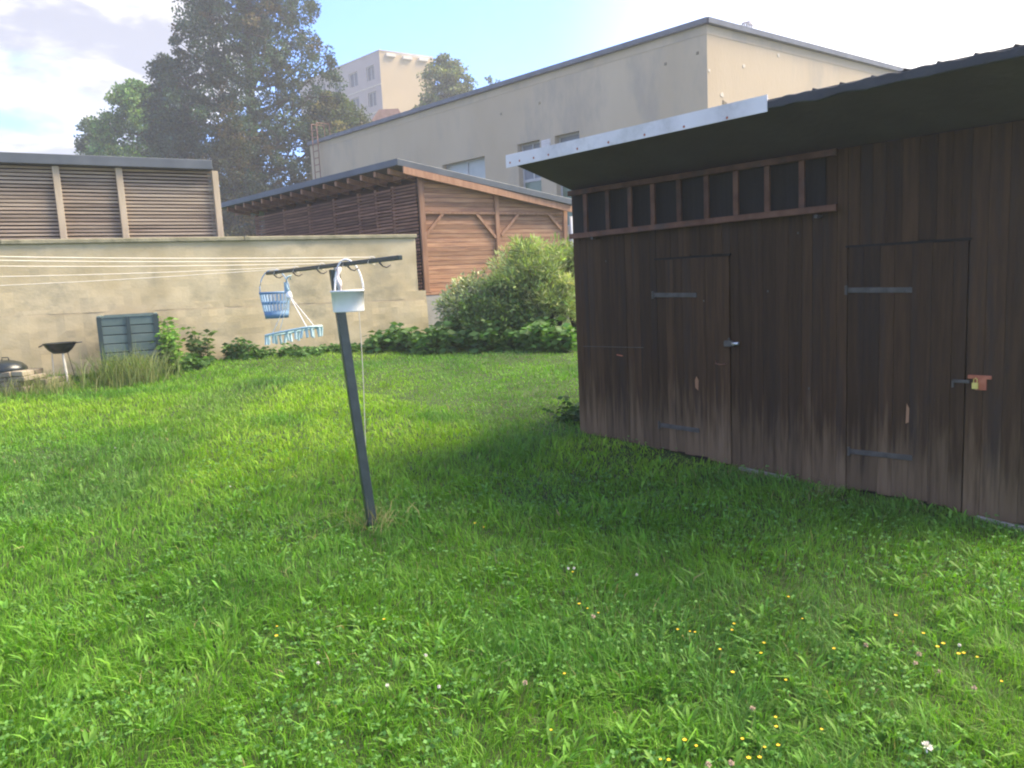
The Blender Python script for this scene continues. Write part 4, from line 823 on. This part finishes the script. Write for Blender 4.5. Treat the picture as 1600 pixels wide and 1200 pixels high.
tuft(1165, 735, 5.42, 40, .14, .16, 'wisp of dry grass at the shed foot below the narrower door', lean_=1.3, wd=.002, tint=((.30, .25, .13), (.2, .2, .09)))
tuft(1290, 765, 4.98, 36, .10, .17, 'wisp of dry grass at the shed foot between the two doors', lean_=.8, wd=.002, tint=((.30, .25, .13), (.2, .2, .09)))

# ------------------------------------------------------------------ lawn
def lawn():
    def rho(Y): return 11500*np.minimum(1, (2.6/Y))**1.45
    N0 = 900000; Y_ = rng.uniform(1.6, 15.0, N0); half = (.72*Y_+1.3); X_ = rng.uniform(-1, 1, N0)*half
    wt = rho(Y_)*half; area_pd = wt/wt.max(); tot = np.trapz(rho(np.linspace(1.6, 15, 400))*2*(.72*np.linspace(1.6, 15, 400)+1.3), np.linspace(1.6, 15, 400))
    frac = tot/(N0*area_pd.mean()); keep = rng.random(N0) < area_pd*min(1, frac); X_, Y_ = X_[keep], Y_[keep]
    inshed = ((X_-C0[0])*U[0]+(Y_-C0[1])*U[1] > -.02) & ((X_-C0[0])*NO[0]+(Y_-C0[1])*NO[1] < .045) & ((X_-C0[0])*NO[0]+(Y_-C0[1])*NO[1] > -2.5)
    beh = (X_-WA[0])*WN[0]+(Y_-WA[1])*WN[1] < .10; k_ = ~(inshed | beh); X_, Y_ = X_[k_], Y_[k_]; n = len(X_)
    clump = nz2(X_, Y_, 1.3, 5); fine = nz2(X_, Y_, 6., 6); big = nz2(X_, Y_, .45, 8); fine2 = nz2(X_, Y_, 14., 9)
    ds = (X_-C0[0])*NO[0]+(Y_-C0[1])*NO[1]; nearshed = np.clip(1-ds/.25, 0, 1)*((X_-C0[0])*U[0]+(Y_-C0[1])*U[1] > -.3)
    H = (.016+.045*clump+.045*fine+.03*fine2)*rng.uniform(.5, 1.35, n); H *= np.where(rng.random(n) < .03, 1.6, 1)*.85; H *= 1-.45*np.clip(1-ds/.4, 0, 1)
    far = np.sqrt(np.maximum(1, Y_/2.6)); wd = rng.uniform(.0009, .0024, n)*far**1.35; broad = (rng.random(n) < .035*np.clip((fine-.45)*6, 0, 2)+.006) & (Y_ < 6.5); wd = np.where(broad, wd*3.2, wd); H = np.where(broad, H*.95+.015, H)
    lie = nz2(X_, Y_, 1.9, 12)*2*math.pi*2; az = lie+rng.normal(0, 1.2, n); ln = rng.uniform(.15, 1.25, n)
    B = np.stack([X_, Y_, tz(X_, Y_)-.004], 1); d = np.stack([np.cos(az), np.sin(az), np.zeros(n)], 1); fa_ = rng.random(n)*2*math.pi; s = np.stack([np.cos(fa_), np.sin(fa_), np.zeros(n)], 1)*wd[:, None]
    m1 = B+(d*(ln*.35)[:, None]+ZU)*(H*.5)[:, None]; tp = B+d*(ln*H)[:, None]+ZU*(H*(1-.35*np.minimum(ln, 1)**2))[:, None]
    V = np.stack([B-s*.8, B+s*.8, m1+s, m1-s, tp], 1).reshape(-1, 3); i = np.arange(n)*5; F = np.stack([i, i+1, i+2, i+3, i+3, i+2, i+4], 1).ravel()
    base = np.array([.14, .30, .028]); yel = np.array([.29, .44, .032]); dk = np.array([.09, .225, .032]); blu = np.array([.10, .20, .055])
    a = np.clip((big-.35)*1.6+(Y_-6)*.10, 0, 1)[:, None]; T_ = base*(1-a*.75)+yel*a*.75; bq = np.clip((clump-.55)*2.4, 0, .8)[:, None]; T_ = T_*(1-bq)+dk*bq; cq = np.clip((nz2(X_, Y_, .9, 15)-.6)*2.2, 0, .6)[:, None]; T_ = T_*(1-cq)+blu*cq
    T_ *= rng.normal(1, .20, (n, 1))*rng.normal(1, .05, (n, 3)); dry = rng.random(n) < .012; T_[dry] = np.array([.32, .28, .13])
    T_ = np.clip(T_, .01, 1); T5 = np.repeat(T_, 5, 0).reshape(n, 5, 3)
    o = fastmesh('lawn_grass', V, np.tile([4, 3], n), F, M['grass'], T5.reshape(-1, 3)); tag(o, 'uneven bright green unmown lawn grass covering the garden', 'grass', kind='stuff')
    return n
print('blades', lawn())
def ground_leaves():
    """clover, dandelion and plantain leaves among the grass"""
    Ps, Ds, Ss, Ts, Rt = [], [], [], [], []
    n = 16000; Y_ = 1.7+6.5*rng.random(n)**1.4; X_ = rng.uniform(-1, 1, n)*(.72*Y_+.6); dens = nz2(X_, Y_, 1.6, 21)*.6+nz2(X_, Y_, 5, 22)*.4; k_ = (dens > .47-.05*(Y_ < 3.2)); X_, Y_ = X_[k_], Y_[k_]
    ds = (X_-C0[0])*NO[0]+(Y_-C0[1])*NO[1]; k_ = ~((ds < .05) & ((X_-C0[0])*U[0]+(Y_-C0[1])*U[1] > -.05)); X_, Y_ = X_[k_], Y_[k_]; n = len(X_)
    B = np.stack([X_, Y_, tz(X_, Y_)+rng.uniform(.02, .075, n)], 1)
    for j in range(3):      # clover leaflets
        az = rng.random(n)*.5+j*2.094+X_*50; D = unit(np.stack([np.cos(az), np.sin(az), rng.uniform(-.1, .35, n)], 1)); Ps.append(B); Ds.append(D); Ss.append(rng.uniform(.010, .020, n)); Ts.append(np.array([.12, .26, .055])*rng.uniform(.7, 1.25, (n, 1)))
    P_ = np.concatenate(Ps); D_ = np.concatenate(Ds); S_ = np.concatenate(Ss); T_ = np.concatenate(Ts)
    V, s_, F, TT = leaves_mesh(P_, D_, S_, .48, T_, .15); o = fastmesh('clover_leaves', V, s_, F, M['leafm'], TT); tag(o, 'small three part clover leaves spread through the lawn', 'clover', kind='stuff')
    # rosettes of long broad leaves
    n = 1150; Y_ = 1.8+4.2*rng.random(n)**1.6; X_ = rng.uniform(-1, 1, n)*(.70*Y_+.4); k_ = nz2(X_, Y_, 1.1, 31) > np.where(Y_ < 3.4, .42, .68); X_, Y_ = X_[k_], Y_[k_]
    ds = (X_-C0[0])*NO[0]+(Y_-C0[1])*NO[1]; k_ = ~((ds < .1) & ((X_-C0[0])*U[0]+(Y_-C0[1])*U[1] > -.05)); X_, Y_ = X_[k_], Y_[k_]; n = len(X_); m_ = 10
    X_, Y_ = np.repeat(X_, m_), np.repeat(Y_, m_); n = len(X_); az = rng.random(n)*2*math.pi; el = rng.uniform(.35, 1.4, n); Ln = rng.uniform(.035, .10, n); wv = Ln*rng.uniform(.045, .10, n)
    B = np.stack([X_+np.cos(az)*.006, Y_+np.sin(az)*.006, tz(X_, Y_)+.005], 1); h = np.stack([np.cos(az), np.sin(az), np.zeros(n)], 1); sd_ = np.stack([-np.sin(az), np.cos(az), np.zeros(n)], 1)
    def pt_(t, e): return B+h*(Ln*t*np.cos(el*(1-.35*t)))[:, None]+ZU*(Ln*t*np.sin(el*(1-.35*t)))[:, None]+sd_*(wv*e)[:, None]+ZU*(abs(e)*wv*.35)[:, None]
    V = np.stack([pt_(0, 0), pt_(.35, .7), pt_(.35, 0), pt_(.35, -.7), pt_(.7, 1), pt_(.72, 0), pt_(.7, -1), pt_(1., 0)], 1).reshape(-1, 3); i = np.arange(n)*8
    F = np.stack([i, i+2, i+1, i, i+3, i+2, i+1, i+2, i+5, i+4, i+2, i+3, i+6, i+5, i+4, i+5, i+7, i+5, i+6, i+7], 1).ravel(); sz = np.tile([3, 3, 4, 4, 3, 3], n)
    T_ = np.array([.13, .28, .035])*rng.uniform(.65, 1.25, (n, 1))*rng.normal(1, .06, (n, 3)); o = fastmesh('broad_leaf_rosettes', V, sz, F, M['leafm'], np.repeat(T_, 8, 0)); o.data.shade_smooth(); tag(o, 'broad strap shaped weed leaves standing among the lawn grass', 'weeds', kind='stuff')
ground_leaves()

# ------------------------------------------------------------------ flowers
def onlawn(px, py):
    v = ray(px, py); t = 1.0
    for _ in range(30): p = EYE+v*t; t += ((p[2]-.07)-float(tz(p[0], p[1])))/(-(v[2]-.055*v[1])) if True else 0
    p = EYE+v*t; return p
def flower(px, py, kind, r_=.008, label=None, group=None):
    p = onlawn(px, py); g_ = float(tz(p[0], p[1])); b = MB(); mats = [M['gstalk'], M['yellow'] if kind == 'y' else M['cream'] if kind == 'w' else M['pinkish']]
    b.tube([(p[0]+random.uniform(-.012, .012), p[1], g_), (p[0], p[1], p[2])], .0009, 4, 0)
    if kind == 'y':
        for q_ in range(5):
            t_ = q_*1.257+random.random()*.3; e = np.array([math.cos(t_), math.sin(t_), .45]); s_ = np.array([-math.sin(t_), math.cos(t_), 0])
            b.quadprism([p, p+e*r_*.7+s_*r_*.45, p+e*r_*1.1, p+e*r_*.7-s_*r_*.45], ZU*.0006, 1)
        b.lathe(p, [(r_*.3, 0), (r_*.25, r_*.3), (0, r_*.35)], 6, 1)
    else:
        for q_ in range(34):
            d = np.array([random.gauss(0, 1), random.gauss(0, 1), random.gauss(.25, .8)]); d /= np.linalg.norm(d); s_ = np.cross(d, (0, 0, 1.01)); s_ /= np.linalg.norm(s_)+1e-6
            b.quadprism([p+d*r_*.2, p+d*r_*.75+s_*r_*.17, p+d*r_*1.05, p+d*r_*.75-s_*r_*.17], np.cross(d, s_)*.0006, 1)
    o = b.build('buttercup_flower' if kind == 'y' else 'clover_flower', mats, None, origin=(p[0], p[1], g_))
    return tag(o, label, 'flower', group)
YF = [(1232, 933), (1254, 967), (1400, 962), (1443, 990), (1465, 1011), (1474, 1006), (1506, 1021), (1527, 1027), (1303, 1014), (1228, 1063), (1212, 1121), (1213, 1136), (1284, 1140), (1216, 1165), (1195, 1168), (1187, 1184), (1170, 1185), (1160, 1155), (1070, 1157), (1088, 1166), (1032, 1187), (1045, 1188), (861, 1141), (1194, 1005), (1189, 1021), (1125, 1015), (1059, 984), (1078, 987), (1086, 988), (1144, 985), (1147, 975), (895, 894), (905, 944), (918, 951), (935, 958), (1145, 1051), (882, 1053), (433, 979), (432, 994), (742, 818), (756, 824), (1565, 1065), (1498, 1022), (600, 968), (457, 745), (95, 685)]
for (x, y) in YF: flower(x, y, 'y', random.uniform(.0045, .008), 'tiny yellow buttercup flower standing in the lawn grass', 'yellow flowers in the lawn')
flower(1448, 1167, 'w', .019, 'large white clover flower head in the grass at the lower right')
for (x, y) in [(1499, 1008), (888, 888), (897, 888), (995, 898), (605, 1071), (686, 1073), (665, 1024), (497, 1036), (360, 760), (180, 700)]: flower(x, y, 'w', .0075, 'tiny white flower head in the lawn grass', 'small white flowers in the lawn')
for (x, y) in [(1353, 1008), (1430, 1036), (1436, 1022), (927, 963), (1176, 1107), (1107, 1195), (1143, 1192), (1468, 1050), (1522, 1075), (820, 1067)]: flower(x, y, 'p', .011, 'faded pinkish brown clover head in the lawn grass', 'withered clover heads in the lawn')
